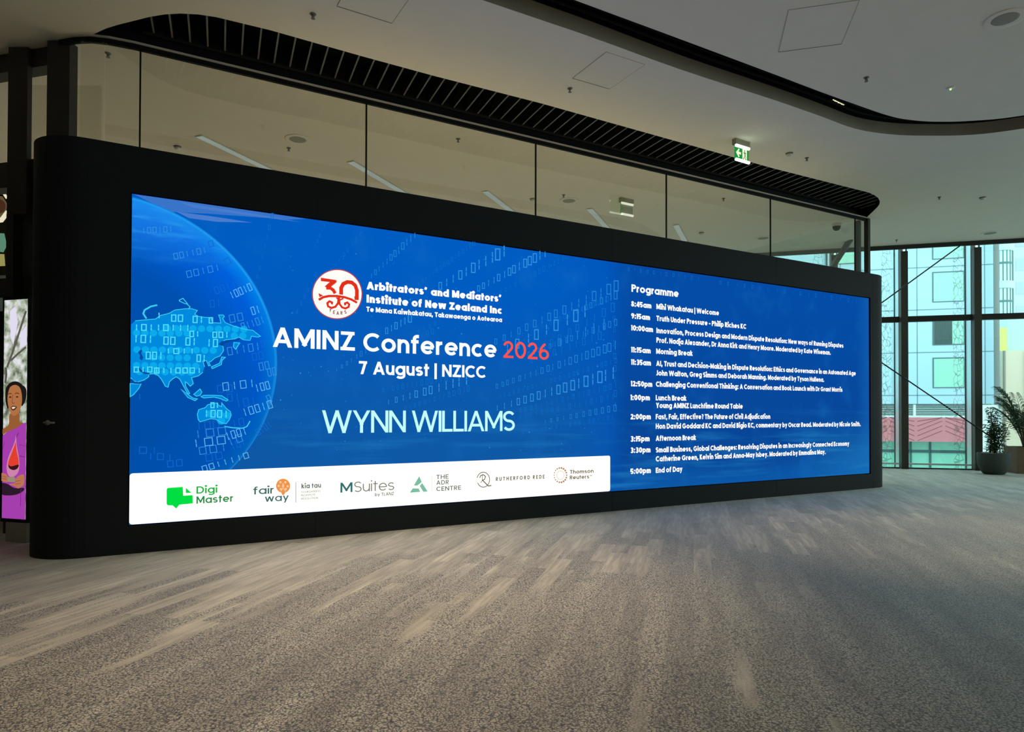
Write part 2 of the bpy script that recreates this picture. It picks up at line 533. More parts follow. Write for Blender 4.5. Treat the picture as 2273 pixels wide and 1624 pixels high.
class Art:
    """flat coloured shapes on a display; every shape is a polygon or a ribbon in display coordinates"""
    def __init__(self, mapper, y): self.mp = mapper; self.y = y; self.b = MB()

    def poly(self, pts, px=True, mi=0):
        q = [self.mp(*p) if px else p for p in pts]
        tris = tessellate_polygon([[Vector((a, c, 0)) for a, c in q]])
        vs = [(a, self.y, c) for a, c in q]
        fs = []
        for t in tris:
            i, j, k2 = t
            ar = (q[j][0] - q[i][0]) * (q[k2][1] - q[i][1]) - (q[k2][0] - q[i][0]) * (q[j][1] - q[i][1])
            fs.append((i, j, k2) if ar > 0 else (i, k2, j))
        self.b.add(vs, fs, mi)

    def ribbon(self, q, w, closed=False, clamp=None, mi=0):
        q = [Vector(p) for p in q]
        n = len(q)
        if n < 2: return
        vs = []
        for i in range(n):
            a = q[i - 1] if (i > 0 or closed) else None
            c = q[(i + 1) % n] if (i < n - 1 or closed) else None
            d1 = (q[i] - a).normalized() if a is not None else None
            d2 = (c - q[i]).normalized() if c is not None else None
            if d1 is None: d1 = d2
            if d2 is None: d2 = d1
            n1 = Vector((-d1.y, d1.x)); n2 = Vector((-d2.y, d2.x))
            mm = n1 + n2
            if mm.length < 1e-4: mm = n1
            mm.normalize()
            k2 = min(1.0 / max(mm.dot(n1), 0.3), 3.0)
            o = mm * (w / 2 * k2)
            for sgn in (1, -1):
                p = q[i] + o * sgn
                vs.append(p)
        fs = []
        for i in range(n if closed else n - 1):
            j = (i + 1) % n
            fs.append((2 * i, 2 * i + 1, 2 * j + 1, 2 * j))
        if clamp:
            for f4 in fs:
                pl_ = [vs[i] for i in f4]
                for lim, sg in ((clamp[0], 1), (clamp[1], -1)):
                    out = []
                    for i in range(len(pl_)):
                        p, r = pl_[i], pl_[(i + 1) % len(pl_)]
                        ip, ir = (p.y - lim) * sg >= 0, (r.y - lim) * sg >= 0
                        if ip: out.append(p)
                        if ip != ir: out.append(p + (r - p) * ((lim - p.y) / (r.y - p.y)))
                    pl_ = out
                if len(pl_) > 2: self.b.add([(p.x, self.y, p.y) for p in pl_], [tuple(range(len(pl_)))], mi)
            return
        self.b.add([(p.x, self.y, p.y) for p in vs], fs, mi)

    def stroke(self, pts, wpx, closed=False):
        q = [self.mp(*p) for p in pts]
        x, y = pts[0]
        u = self.mp(x, y + 1)[1] - self.mp(x, y)[1]
        self.ribbon(q, abs(u) * wpx, closed)

    def ell(self, cx, cy, rx, ry, n=28, px=True, mi=0):
        self.poly([(cx + rx * math.cos(2 * math.pi * i / n), cy + ry * math.sin(2 * math.pi * i / n)) for i in range(n)], px, mi)

    def build(self, name, m, parent, label=None):
        o = self.b.build(name, m, parent)
        if label: o['label'] = label
        return o


# ---------- stroke alphabet (geometric sans); capitals are 1 high
XH = 0.76


def arc(cx, cy, rx, ry, a0, a1, n=None):
    n = n or max(4, int(abs(a1 - a0) / 15))
    return [(cx + rx * math.cos(math.radians(a0 + (a1 - a0) * i / n)), cy + ry * math.sin(math.radians(a0 + (a1 - a0) * i / n))) for i in range(n + 1)]


def glyph(ch, w):
    """list of (points, closed, clamp), advance"""
    h = w / 2; X = XH
    B = 0.74; r = B / 2 - h; ry = X / 2 - h
    S = []

    def s(p, closed=False, clamp=None): S.append((p, closed, clamp))

    def o(): s(arc(B / 2, X / 2, r, ry, 0, 345, 23), True)

    def vline(x, y0, y1): s([(x, y0), (x, y1)])

    def hline(y, x0, x1): s([(x0, y), (x1, y)])

    def dg(pts, lo=0.0, hi=1.0):
        for i in range(len(pts) - 1):
            a, c = Vector(pts[i]), Vector(pts[i + 1]); d = (c - a).normalized() * w * 0.6
            if i > 0: a = a - d
            if i < len(pts) - 2: c = c + d
            s([tuple(a), tuple(c)], False, (lo, hi))
    A = 0.5
    if ch == ' ': return S, 0.30
    if ch == 'a': o(); vline(B - h, 0, X); A = B
    elif ch == 'b': o(); vline(h, 0, 1.04); A = B
    elif ch == 'o': o(); A = B
    elif ch == 'c': s(arc(B / 2, X / 2, r, ry, 48, 312)); A = B * 0.9
    elif ch == 'd': o(); vline(B - h, 0, 1.04); A = B
    elif ch == 'e': s(arc(B / 2, X / 2, r, ry, 0, 318)); hline(X / 2 - h * 0.1, h, B - h * 0.6); A = B
    elif ch == 'f': s([(0.42, 1.06 - h)] + arc(0.18 + 0.15, 1.06 - h - 0.15, 0.15, 0.15, 90, 180, 5) + [(0.18, 0)]); hline(X - h, 0.0, 0.40); A = 0.43
    elif ch == 'g': o(); s([(B - h, X), (B - h, 0.0)] + arc(B / 2, -0.02, r, 0.26 - h, 0, -150)); A = B
    elif ch in 'hnmu':
        wd = 0.62 if ch != 'm' else 0.58
        rx = wd / 2 - h; ra = min(rx * 1.15, X * 0.5)
        if ch == 'u':
            s([(h, X)] + [(x, y) for x, y in arc(wd / 2, ra + h, rx, ra, 180, 360)] + [(wd - h, X)]); vline(wd - h, 0, X); A = wd
        else:
            vline(h, 0, 1.04 if ch == 'h' else X)
            s([(h, X * 0.4)] + arc(wd / 2, X - h - ra, rx, ra, 180, 0) + [(wd - h, 0)]); A = wd
            if ch == 'm':
                d = wd - w
                s([(d + h, X * 0.4)] + [(x + d, y) for x, y in arc(wd / 2, X - h - ra, rx, ra, 180, 0)] + [(d + wd - h, 0)]); A = wd + d
    elif ch in 'ij':
        if ch == 'i': vline(h, 0, X)
        else: s([(h, X), (h, -0.12)] + arc(-0.10, -0.12, h + 0.10, 0.16 - h, 0, -90, 4))
        s(arc(h, 1.0, h * 0.62, h * 0.62, 0, 315, 7), True); A = w
        S[-1] = (arc(h, 1.0, h * 0.5, h * 0.5, 0, 315, 7), True, None)
    elif ch == 'k': vline(h, 0, 1.04); dg([(0.56, X + w), (w * 0.6, 0.30)], 0, X); dg([(0.24, 0.46), (0.60, -w)], 0, X); A = 0.58
    elif ch == 'l': vline(h, 0, 1.04); A = w
    elif ch == 'p': o(); vline(h, -0.27, X); A = B
    elif ch == 'q': o(); vline(B - h, -0.27, X); A = B
    elif ch == 'r': vline(h, 0, X); s([(h, X * 0.42)] + arc(h + 0.24, X - h - 0.22, 0.24, 0.22, 180, 85)); A = 0.40
    elif ch in 'sS':
        T = X if ch == 's' else 1.0; W_ = 0.56 if ch == 's' else 0.64
        q = (T - w) / 4; rx = W_ / 2 - h; cx = W_ / 2
        up = arc(cx, T - h - q, rx, q, 28, 270); lo = arc(cx, h + q, rx, q, 90, -152)
        s(up + lo[1:]); A = W_
    elif ch == 't': vline(0.18, 0, 0.98); hline(X - h, 0.0, 0.40); A = 0.40
    elif ch == 'v': dg([(h * 0.9, X + w * .3), (0.33, h * .4), (0.66 - h * 0.9, X + w * .3)], 0, X); A = 0.66
    elif ch == 'w': dg([(h * 0.9, X + w * .3), (0.27, h * .4), (0.50, X - h * .4), (0.73, h * .4), (1.0 - h * 0.9, X + w * .3)], 0, X); A = 1.0
    elif ch == 'x': dg([(h, X), (0.62 - h, 0)], 0, X); dg([(0.62 - h, X), (h, 0)], 0, X); A = 0.62
    elif ch == 'y': dg([(h * 0.9, X + w * .3), (0.34, h * .6)], 0, X); dg([(0.66 - h * 0.9, X + w * .3), (0.20, -0.30)], -0.27, X); A = 0.66
    elif ch == 'z': hline(X - h, 0.0, 0.56); hline(h, 0.0, 0.58); dg([(0.56 - h * 1.1, X), (h * 1.1, 0)], 0, X); A = 0.58
    elif ch == 'A': dg([(h * 0.9, -w * .3), (0.43, 1 - h * .2), (0.86 - h * 0.9, -w * .3)]); hline(0.30, 0.18, 0.68); A = 0.86
    elif ch == 'B':
        vline(h, 0, 1); s([(h, 1 - h), (0.36, 1 - h)] + arc(0.36, 0.76 - h * .3, 0.23 - h, 0.24 - h * .7, 90, -90)[1:] + [(h, 0.52)]); s([(h, 0.52), (0.38, 0.52)] + arc(0.38, 0.26 + h * .5, 0.26 - h, 0.26 - h * .5, 90, -90)[1:] + [(h, h)]); A = 0.64
    elif ch == 'C': s(arc(0.48, 0.5, 0.48 - h, 0.5 - h, 46, 314)); A = 0.82
    elif ch == 'D': vline(h, 0, 1); s([(h, 1 - h), (0.34, 1 - h)] + arc(0.34, 0.5, 0.46 - h, 0.5 - h, 90, -90)[1:] + [(h, h)]); A = 0.80
    elif ch == 'E': vline(h, 0, 1); hline(1 - h, 0, 0.58); hline(0.5, 0, 0.52); hline(h, 0, 0.58); A = 0.58
    elif ch == 'F': vline(h, 0, 1); hline(1 - h, 0, 0.56); hline(0.5, 0, 0.50); A = 0.54
    elif ch == 'G': s(arc(0.48, 0.5, 0.48 - h, 0.5 - h, 42, 350)); hline(0.46, 0.50, 0.96 - h * 0.4); A = 0.96
    elif ch == 'H': vline(h, 0, 1); vline(0.74 - h, 0, 1); hline(0.52, 0, 0.74); A = 0.74
    elif ch == 'I': vline(h, 0, 1); A = w
    elif ch == 'J': s([(0.44 - h, 1), (0.44 - h, 0.26)] + arc(0.20, 0.26, 0.24 - h, 0.26 - h, 0, -150)); A = 0.46
    elif ch == 'K': vline(h, 0, 1); dg([(0.62, 1 + w), (w * 0.6, 0.40)]); dg([(0.22, 0.56), (0.70, -w)]); A = 0.66
    elif ch == 'L': vline(h, 0, 1); hline(h, 0, 0.52); A = 0.52
    elif ch == 'M': vline(h, 0, 1); vline(0.92 - h, 0, 1); dg([(h, 1), (0.46, 0.22), (0.92 - h, 1)]); A = 0.92
    elif ch == 'N': vline(h, 0, 1); vline(0.76 - h, 0, 1); dg([(h * .8, 1), (0.76 - h * .8, 0)]); A = 0.76
    elif ch == 'O': s(arc(0.5, 0.5, 0.5 - h, 0.5 - h, 0, 345, 23), True); A = 1.0
    elif ch == 'P': vline(h, 0, 1); s([(h, 1 - h), (0.36, 1 - h)] + arc(0.36, 0.70, 0.28 - h, 0.30 - h, 90, -90)[1:] + [(h, 0.40 + h)]); A = 0.64
    elif ch == 'R': vline(h, 0, 1); s([(h, 1 - h), (0.36, 1 - h)] + arc(0.36, 0.71, 0.28 - h, 0.29 - h, 90, -90)[1:] + [(h, 0.42 + h)]); dg([(0.30, 0.48), (0.62, -w)]); A = 0.66
    elif ch == 'T': vline(0.33, 0, 1); hline(1 - h, 0, 0.66); A = 0.66
    elif ch == 'U': s([(h, 1), (h, 0.36)] + arc(0.36, 0.36, 0.36 - h, 0.36 - h, 180, 360)[1:] + [(0.72 - h, 1)]); A = 0.72
    elif ch == 'V': dg([(h * 0.9, 1 + w * .3), (0.42, h * .4), (0.84 - h * 0.9, 1 + w * .3)]); A = 0.84
    elif ch == 'W': dg([(h * 0.9, 1 + w * .3), (0.33, h * .4), (0.62, 1 - h * .4), (0.91, h * .4), (1.24 - h * 0.9, 1 + w * .3)]); A = 1.24
    elif ch == 'X': dg([(h, 1), (0.76 - h, 0)]); dg([(0.76 - h, 1), (h, 0)]); A = 0.76
    elif ch == 'Y': dg([(h * 0.9, 1 + w * .3), (0.38, 0.42), (0.76 - h * 0.9, 1 + w * .3)], 0.0, 1); vline(0.38, 0, 0.45); A = 0.76
    elif ch == 'Z': hline(1 - h, 0.02, 0.68); hline(h, 0.0, 0.70); dg([(0.68 - h * 1.1, 1), (h * 1.1, 0)]); A = 0.70
    elif ch == '0': s(arc(0.34, 0.5, 0.34 - h, 0.5 - h, 0, 345, 23), True); A = 0.68
    elif ch == '1': vline(0.30 - h, 0, 1); s([(0.30 - h, 1 - h), (0.0, 1 - h)]); A = 0.30
    elif ch == '2': s(arc(0.31, 0.69, 0.30 - h, 0.31 - h, 170, -40) + [(h * 1.2, h * .9)]); hline(h, 0.02, 0.63); A = 0.63
    elif ch == '3': s(arc(0.31, 0.735, 0.28 - h, 0.265 - h * .8, 160, -90)); s([(0.20, 0.52), (0.31, 0.52)]); s(arc(0.31, 0.28 + h * .1, 0.31 - h, 0.28 - h * .7, 90, -160)); A = 0.62
    elif ch == '4': vline(0.47, 0, 1); hline(0.27, 0.0, 0.64); dg([(0.47 - h * .3, 1), (h * .9, 0.22)], 0.2, 1); A = 0.64
    elif ch == '5': s([(0.56, 1 - h), (0.12, 1 - h), (0.08, 0.52)] + arc(0.30, 0.32, 0.31 - h, 0.32 - h, 115, -150)); A = 0.62
    elif ch == '6': s(arc(0.32, 0.31, 0.32 - h, 0.31 - h, 0, 345, 23), True); s(arc(0.62, 0.32, 0.62 - h, 0.72 - h * .5, 172, 112)); A = 0.64
    elif ch == '7': hline(1 - h, 0.0, 0.58); dg([(0.58 - h * 1.05, 1), (0.20, -w * .3)]); A = 0.58
    elif ch == '8': s(arc(0.31, 0.755, 0.26 - h, 0.245 - h, 0, 345, 20), True); s(arc(0.31, 0.28, 0.31 - h, 0.28 - h, 0, 345, 20), True); A = 0.62
    elif ch == '9': s(arc(0.32, 0.69, 0.32 - h, 0.31 - h, 0, 345, 23), True); s(arc(0.02, 0.68, 0.62 - h, 0.72 - h * .5, -8, -68)); A = 0.64
    elif ch == '.': vline(h * 1.1, 0, w * 1.1); A = w * 1.2
    elif ch == ',': s([(h * 1.3, w * 1.1), (h * 0.6, -w * 0.7)]); A = w * 1.2
    elif ch == "'": s([(h * 1.6, 1.04), (h * 0.8, 0.70)]); A = w * 1.5
    elif ch == ':': vline(h * 1.1, 0, w * 1.1); vline(h * 1.1, X - w * 1.1, X); A = w * 1.2
    elif ch == '|': vline(h, -0.22, 1.06); A = w
    elif ch == '-': hline(0.40, 0, 0.40); A = 0.40
    elif ch == '?': s(arc(0.26, 0.74, 0.26 - h, 0.26 - h, 170, -60) + [(0.27, 0.30)]); vline(0.27, 0, w); A = 0.52
    return S, A


def text_strokes(t, w, track=0.10, space=0.30):
    out = []; x = 0.0
    for ch in t:
        if ch == ' ': x += space; continue
        S, a = glyph(ch, w)
        for p, c, cl in S: out.append(([(u + x, y) for u, y in p], c, cl))
        x += a + track
    return out, x - track


def put_text(art, t, p0, p1, cap, w=0.17, track=0.10, space=0.30):
    """p0, p1: photo positions of the two ends of the baseline; cap: capital height there"""
    s0, z0 = art.mp(*p0); s1, z1 = art.mp(*p1)
    capm = abs(art.mp(p0[0], p0[1] - cap)[1] - z0)
    st, wd = text_strokes(t, w, track, space)
    kx = (s1 - s0) / wd; z = (z0 + z1) / 2
    for p, closed, cl in st:
        # widen in letter space first, then scale both ways so that stems keep their weight
        sub = Art(None, art.y); sub.ribbon(p, w, closed, cl)
        vs = [(s0 + v[0] * kx, art.y, z + v[2] * capm) for v in sub.b.v]
        art.b.add(vs, sub.b.f)


def seven(art, t, c, ang, hpx, wpx, lw):
    """small seven-segment style digits centred on a photo position"""
    n = len(t); tot = wpx; pitch = tot / n; gw = pitch * 0.62
    ca, sa = math.cos(ang), math.sin(ang)
    for i, ch in enumerate(t):
        if ch == ' ': continue
        ox = -tot / 2 + pitch * (i + 0.5)

        def q(x, y): return (c[0] + (ox + x) * ca - y * sa * 1.0, c[1] + (ox + x) * sa + y * ca)
        a = hpx / 2; g = gw / 2
        if ch == '0':
            art.stroke([q(-g, -a), q(g, -a), q(g, a), q(-g, a)], lw, True)
        else:
            art.stroke([q(0, -a), q(0, -a * 0.08)], lw); art.stroke([q(0, a * 0.08), q(0, a)], lw)


# ---------- panel with the blue picture behind everything
def panel_material():
    m = bpy.data.materials.new('display_picture_blue'); m.use_nodes = True
    nt = m.node_tree; N = nt.nodes; K = nt.links; N.clear()
    out = N.new('ShaderNodeOutputMaterial'); em = N.new('ShaderNodeEmission')
    K.new(em.outputs[0], out.inputs[0])
    tc = N.new('ShaderNodeTexCoord'); sx = N.new('ShaderNodeSeparateXYZ'); K.new(tc.outputs['Object'], sx.inputs[0])

    def mr(v, a, c, o0=0., o1=1., smooth=True):
        q = N.new('ShaderNodeMapRange'); q.interpolation_type = 'SMOOTHSTEP' if smooth else 'LINEAR'
        for i, u in enumerate((a, c, o0, o1)): q.inputs[i + 1].default_value = u
        K.new(v, q.inputs[0]); return q.outputs[0]

    def mx(f, a, c):
        q = N.new('ShaderNodeMix'); q.data_type = 'RGBA'; K.new(f, q.inputs[0])
        for i, u in ((6, a), (7, c)):
            if isinstance(u, tuple): q.inputs[i].default_value = (*lin(u), 1)
            else: K.new(u, q.inputs[i])
        return q.outputs[2]

    def mul(a, c):
        q = N.new('ShaderNodeMath'); q.operation = 'MULTIPLY'
        for i, u in enumerate((a, c)):
            if isinstance(u, float): q.inputs[i].default_value = u
            else: K.new(u, q.inputs[i])
        return q.outputs[0]
    x, z = sx.outputs['X'], sx.outputs['Z']
    base = mx(mr(z, 0.5, 3.2), (14, 88, 164), (0, 92, 194))
    base = mx(mr(x, 5.0, 7.4), base, (2, 84, 184))
    right = mx(mr(z, 0.3, 3.4), (8, 70, 150), (4, 76, 166))
    base = mx(mr(x, 6.2, 6.75), base, right)
    corner = mul(mr(x, 10.2, 12.9), mr(z, 1.3, 0.0))
    base = mx(mul(corner, 0.75), base, (28, 122, 190))
    edge = mr(x, 12.35, 12.9); base = mx(mul(edge, 0.35), base, (26, 112, 190))
    low = mul(mr(z, 0.55, 0.0), mr(x, 6.2, 7.0)); base = mx(mul(low, 0.5), base, (14, 100, 180))
    nz = N.new('ShaderNodeTexNoise'); mp = N.new('ShaderNodeMapping'); mp.inputs['Scale'].default_value = (0.5, 1, 7)
    K.new(tc.outputs['Object'], mp.inputs[0]); K.new(mp.outputs[0], nz.inputs['Vector']); nz.inputs['Scale'].default_value = 1.0
    nz.inputs['Detail'].default_value = 5
    glow = mul(mr(nz.outputs['Fac'], 0.48, 0.75), mr(z, 1.5, 0.6))
    base = mx(mul(glow, 0.7), base, (30, 122, 190))
    n2 = N.new('ShaderNodeTexNoise'); n2.inputs['Scale'].default_value = 1.7; n2.inputs['Detail'].default_value = 6
    K.new(tc.outputs['Object'], n2.inputs['Vector'])
    base = mx(mul(mr(n2.outputs['Fac'], 0.5, 0.8), 0.35), base, (24, 110, 196))
    K.new(base, em.inputs[0]); em.inputs[1].default_value = 1.0
    return m


b = MB()
b.add([(0, LV, 0), (SW, LV, 0), (SW, LV, SH), (0, LV, SH)], [(0, 1, 2, 3)], 0)
b.box(0, SW, LV + 0.001, 0.055, 0, SH, 1)
b.build('screen_panel', [panel_material(), M_BLACK], led)

GC = (-0.2441, 2.05498 - SZ); GR = 1.7175


def clip_disc(cx, cz, rad, z_lo=0.5423, n=140):
    pts = []
    for i in range(n + 1):
        a = -math.pi / 2 + math.pi * i / n
        x = cx + rad * math.cos(a); z = cz + rad * math.sin(a)
        if x > 0.004 and z > z_lo: pts.append((x, min(z, SH - 0.004)))
    xl = math.sqrt(max(rad * rad - (z_lo - cz) ** 2, 0)) + cx
    pts = [(0.004, z_lo), (xl, z_lo)] + pts + [(0.004, min(pts[-1][1], SH - 0.004))]
    return pts


def globe_material():
    m = bpy.data.materials.new('globe_picture'); m.use_nodes = True
    nt = m.node_tree; N = nt.nodes; K = nt.links; N.clear()
    out = N.new('ShaderNodeOutputMaterial'); em = N.new('ShaderNodeEmission'); K.new(em.outputs[0], out.inputs[0])
    tc = N.new('ShaderNodeTexCoord')
    ds = N.new('ShaderNodeVectorMath'); ds.operation = 'DISTANCE'; ds.inputs[1].default_value = (GC[0], 0, GC[1])
    cp = N.new('ShaderNodeVectorMath'); cp.operation = 'MULTIPLY'; cp.inputs[1].default_value = (1, 0, 1)
    K.new(tc.outputs['Object'], cp.inputs[0]); K.new(cp.outputs[0], ds.inputs[0])
    cr = N.new('ShaderNodeValToRGB')
    mr = N.new('ShaderNodeMapRange'); mr.inputs[1].default_value = 0; mr.inputs[2].default_value = GR
    K.new(ds.outputs['Value'], mr.inputs[0]); K.new(mr.outputs[0], cr.inputs[0])
    e = cr.color_ramp.elements
    e[0].position = 0.55; e[0].color = (*lin((0, 80, 176)), 1)
    e[1].position = 0.985; e[1].color = (*lin((0, 128, 232)), 1)
    q = e.new(0.90); q.color = (*lin((0, 96, 220)), 1)
    q = e.new(0.997); q.color = (*lin((30, 160, 240)), 1)
    sx = N.new('ShaderNodeSeparateXYZ'); K.new(tc.outputs['Object'], sx.inputs[0])
    m2 = N.new('ShaderNodeMapRange'); m2.inputs[1].default_value = 2.6; m2.inputs[2].default_value = 0.6
    K.new(sx.outputs['Z'], m2.inputs[0])
    mx = N.new('ShaderNodeMix'); mx.data_type = 'RGBA'
    m3 = N.new('ShaderNodeMath'); m3.operation = 'MULTIPLY'; m3.inputs[1].default_value = 0.75; K.new(m2.outputs[0], m3.inputs[0])
    K.new(m3.outputs[0], mx.inputs[0]); K.new(cr.outputs[0], mx.inputs[6]); mx.inputs[7].default_value = (*lin((0, 76, 160)), 1)
    # pale cloud bands near the top of the globe
    nz = N.new('ShaderNodeTexNoise'); mp = N.new('ShaderNodeMapping'); mp.inputs['Scale'].default_value = (1.2, 1, 9)
    K.new(tc.outputs['Object'], mp.inputs[0]); K.new(mp.outputs[0], nz.inputs['Vector']); nz.inputs['Detail'].default_value = 5; nz.inputs['Scale'].default_value = 1.3
    m4 = N.new('ShaderNodeMapRange'); m4.inputs[1].default_value = 0.5; m4.inputs[2].default_value = 0.75; K.new(nz.outputs['Fac'], m4.inputs[0])
    m5 = N.new('ShaderNodeMapRange'); m5.inputs[1].default_value = 2.75; m5.inputs[2].default_value = 3.3; K.new(sx.outputs['Z'], m5.inputs[0])
    m6 = N.new('ShaderNodeMath'); m6.operation = 'MULTIPLY'; K.new(m4.outputs[0], m6.inputs[0]); K.new(m5.outputs[0], m6.inputs[1])
    m7 = N.new('ShaderNodeMath'); m7.operation = 'MULTIPLY_ADD'; K.new(m5.outputs[0], m7.inputs[0]); m7.inputs[1].default_value = 0.45; K.new(m6.outputs[0], m7.inputs[2])
    my = N.new('ShaderNodeMix'); my.data_type = 'RGBA'; K.new(m7.outputs[0], my.inputs[0]); K.new(mx.outputs[2], my.inputs[6])
    my.inputs[7].default_value = (*lin((40, 150, 240)), 1)
    K.new(my.outputs[2], em.inputs[0])
    m.cycles.emission_sampling = 'NONE'
    return m


# pale streaks in the sky above the globe
a = Art(sp, LV - 0.0015)
a.poly([(297, 431), (520, 462), (680, 486), (640, 487), (460, 474), (380, 470), (330, 447)])
a.build('sky_streak', emat('pic_streak', (58, 116, 200)), led)
a = Art(sp, LV - 0.0020)
a.poly([(392, 470), (470, 480), (560, 494), (480, 492), (420, 484)])
a.poly([(400, 449), (560, 474), (668, 493), (560, 479), (430, 461)])
a.build('sky_streak', emat('pic_streak_pale', (74, 124, 205)), led)

# streams of digits across the picture
D1 = emat('pic_digits_dim', (14, 108, 198)); D2 = emat('pic_digits_mid', (34, 130, 212)); D3 = emat('pic_digits_bright', (50, 146, 222))
streams = [  # x0,y0,h0, x1,y1,h1, count, brightness
    (825, 612, 12, 920, 521, 19, 12, 1), (929, 630, 8, 1052, 539, 13, 16, 0), (978, 634, 18, 1120, 556, 30, 11, 2),
    (1062, 640, 14, 1210, 560, 24, 14, 2), (1112, 648, 9, 1250, 573, 15, 14, 0), (1102, 757, 14, 1368, 634, 26, 17, 1),
    (1128, 772, 22, 1300, 690, 30, 9, 2), (1205, 772, 16, 1360, 682, 22, 9, 0), (1102, 857, 11, 1366, 766, 22, 22, 1),
    (1104, 905, 14, 1360, 828, 30, 18, 2), (862, 892, 12, 1036, 842, 26, 12, 2), (850, 866, 10, 990, 838, 16, 14, 0),
    (858, 734, 15, 910, 706, 20, 6, 2), (748, 820, 8, 812, 778, 14, 7, 1), (1130, 930, 8, 1360, 880, 14, 20, 0),
    (1210, 935, 8, 1366, 905, 16, 12, 1), (930, 735, 8, 1000, 700, 12, 7, 0), (880, 770, 8, 960, 735, 14, 8, 0),
    (1180, 800, 12, 1330, 745, 20, 10, 0), (560, 660, 8, 604, 480, 14, 9, 0), (735, 600, 8, 800, 520, 10, 8, 0), (660, 690, 8, 700, 610, 10, 6, 0),
    (1395, 597, 8, 1550, 618, 10, 12, 0), (1600, 627, 8, 1900, 668, 10, 18, 0), (1362, 650, 12, 1366, 900, 16, 10, 0),
    (1150, 745, 9, 1368, 655, 14, 22, 0), (1160, 790, 10, 1366, 715, 16, 18, 1), (1240, 760, 18, 1340, 720, 30, 6, 1), (1110, 880, 8, 1366, 800, 12, 26, 0), (1120, 920, 8, 1366, 855, 14, 22, 0),
    (900, 905, 9, 1040, 862, 14, 14, 0), (880, 720, 10, 960, 680, 16, 10, 0), (1280, 690, 10, 1366, 655, 20, 9, 1), (1160, 960, 7, 1360, 925, 10, 20, 0), (700, 545, 8, 720, 500, 10, 5, 0)]
DM = (D1, D2, D3)
for (x0, y0, h0, x1, y1, h1, c, br) in streams:
    q = Art(sp, LV - 0.0026 - 0.0003 * br)
    for i in range(c):
        t = (i + random.uniform(-.1, .1)) / max(c - 1, 1)
        x = x0 + (x1 - x0) * t; y = y0 + (y1 - y0) * t; hh = h0 + (h1 - h0) * t
        ch = random.choice('0101100')
        seven(q, ch, (x, y), 0.0, hh * 0.85, hh * (0.54 if ch == '0' else 0.5), max(1.0, hh * 0.095))
    q.build('digit_stream', DM[br], led)
arts = [Art(sp, LV - 0.0022), Art(sp, LV - 0.0023)]
for i in range(170):                                   # specks
    x = random.uniform(620, 1350); y = random.uniform(540, 1000)
    s_, z_ = sp(x, y)
    if z_ < SH - 0.1 and z_ > 0.6:
        rr = random.uniform(0.8, 2.2); arts[random.choice((0, 0, 1))].ell(x, y, rr, rr, 6)
for i in range(2):
    o_ = arts[i].build('star_specks', DM[i], led); o_['kind'] = 'stuff'

# globe
a = Art(sp, LV - 0.0040); a.poly(clip_disc(*GC, GR + 0.012), px=False); a.build('globe_rim', emat('pic_globe_rim', (20, 128, 220)), led, 'bright blue rim of the globe picture')
a = Art(sp, LV - 0.0046); a.poly(clip_disc(*GC, GR), px=False); a.build('globe', globe_material(), led, 'blue globe picture with digits')

asia = [(291, 720), (300, 712), (330, 709), (345, 708), (356, 700), (365, 698), (376, 695), (388, 688), (412, 685), (425, 685), (438, 689), (432, 697), (440, 702), (453, 704), (468, 705),
        (472, 716), (490, 717), (488, 706), (485, 699), (495, 699), (498, 702), (494, 707), (500, 716), (520, 724), (545, 731), (561, 733), (578, 746), (572, 748), (558, 746), (555, 755), (540, 754),
        (530, 748), (520, 752), (500, 754), (488, 762), (495, 769), (496, 778), (488, 790), (477, 794), (468, 802), (463, 804), (467, 811), (463, 812), (458, 800), (450, 801), (454, 814), (450, 826),
        (440, 834), (425, 838), (429, 851), (422, 857), (416, 850), (411, 847), (412, 857), (421, 873), (417, 874), (408, 858), (399, 841), (391, 836), (384, 840), (376, 847), (373, 859), (367, 857), (358, 841),
        (352, 834), (344, 829), (330, 830), (330, 836), (320, 843), (304, 848), (297, 845), (290, 838)]
aus = [(438, 919), (441, 909), (456, 904), (461, 898), (481, 894), (486, 900), (492, 902), (492, 894), (502, 906), (511, 913), (513, 921), (509, 931), (502, 940), (492, 938), (479, 930), (467, 929), (444, 936), (440, 931)]
africa = [(289, 851), (313, 852), (308, 862), (296, 876), (289, 880)]
japan = [(492, 792), (500, 793), (493, 799), (491, 809), (471, 818), (469, 814), (487, 806), (490, 799)]
sakh = [(519, 760), (532, 761), (523, 775), (518, 770)]
sumatra = [(402, 864), (417, 875), (428, 883), (438, 885), (433, 889), (417, 882)]
borneo = [(430, 875), (444, 863), (448, 870), (444, 877), (436, 879)]
guinea = [(446, 880), (452, 877), (475, 877), (492, 878), (506, 887), (502, 890), (488, 884), (475, 881), (452, 883)]
for nm, p in (('continent', asia), ('continent', aus), ('continent', africa), ('island', japan), ('island', sakh), ('island', sumatra), ('island', borneo), ('island', guinea)):
    a = Art(sp, LV - 0.0052); a.poly(p); a.build(nm, emat('pic_land', (0, 138, 222)), led)
a = Art(sp, LV - 0.0064)
for p in (aus, africa, japan, sakh, sumatra, borneo, guinea): a.stroke(p, 1.6, True)
a.stroke(asia[1:46], 1.6); a.stroke(asia[46:], 1.6)
a.stroke([(325, 707), (318, 696), (321, 688), (335, 680), (349, 677)], 3.5)
a.stroke([(398, 666), (406, 662), (416, 674), (411, 674), (398, 668)], 1.8, True); a.stroke([(414, 674), (422, 681), (418, 686)], 1.8)
a.stroke([(498, 946), (517, 949), (538, 950), (548, 946), (555, 934)], 2.4)
a.build('coastline', emat('pic_coast', (60, 205, 240)), led)
a = Art(sp, LV - 0.0058)
dots = []
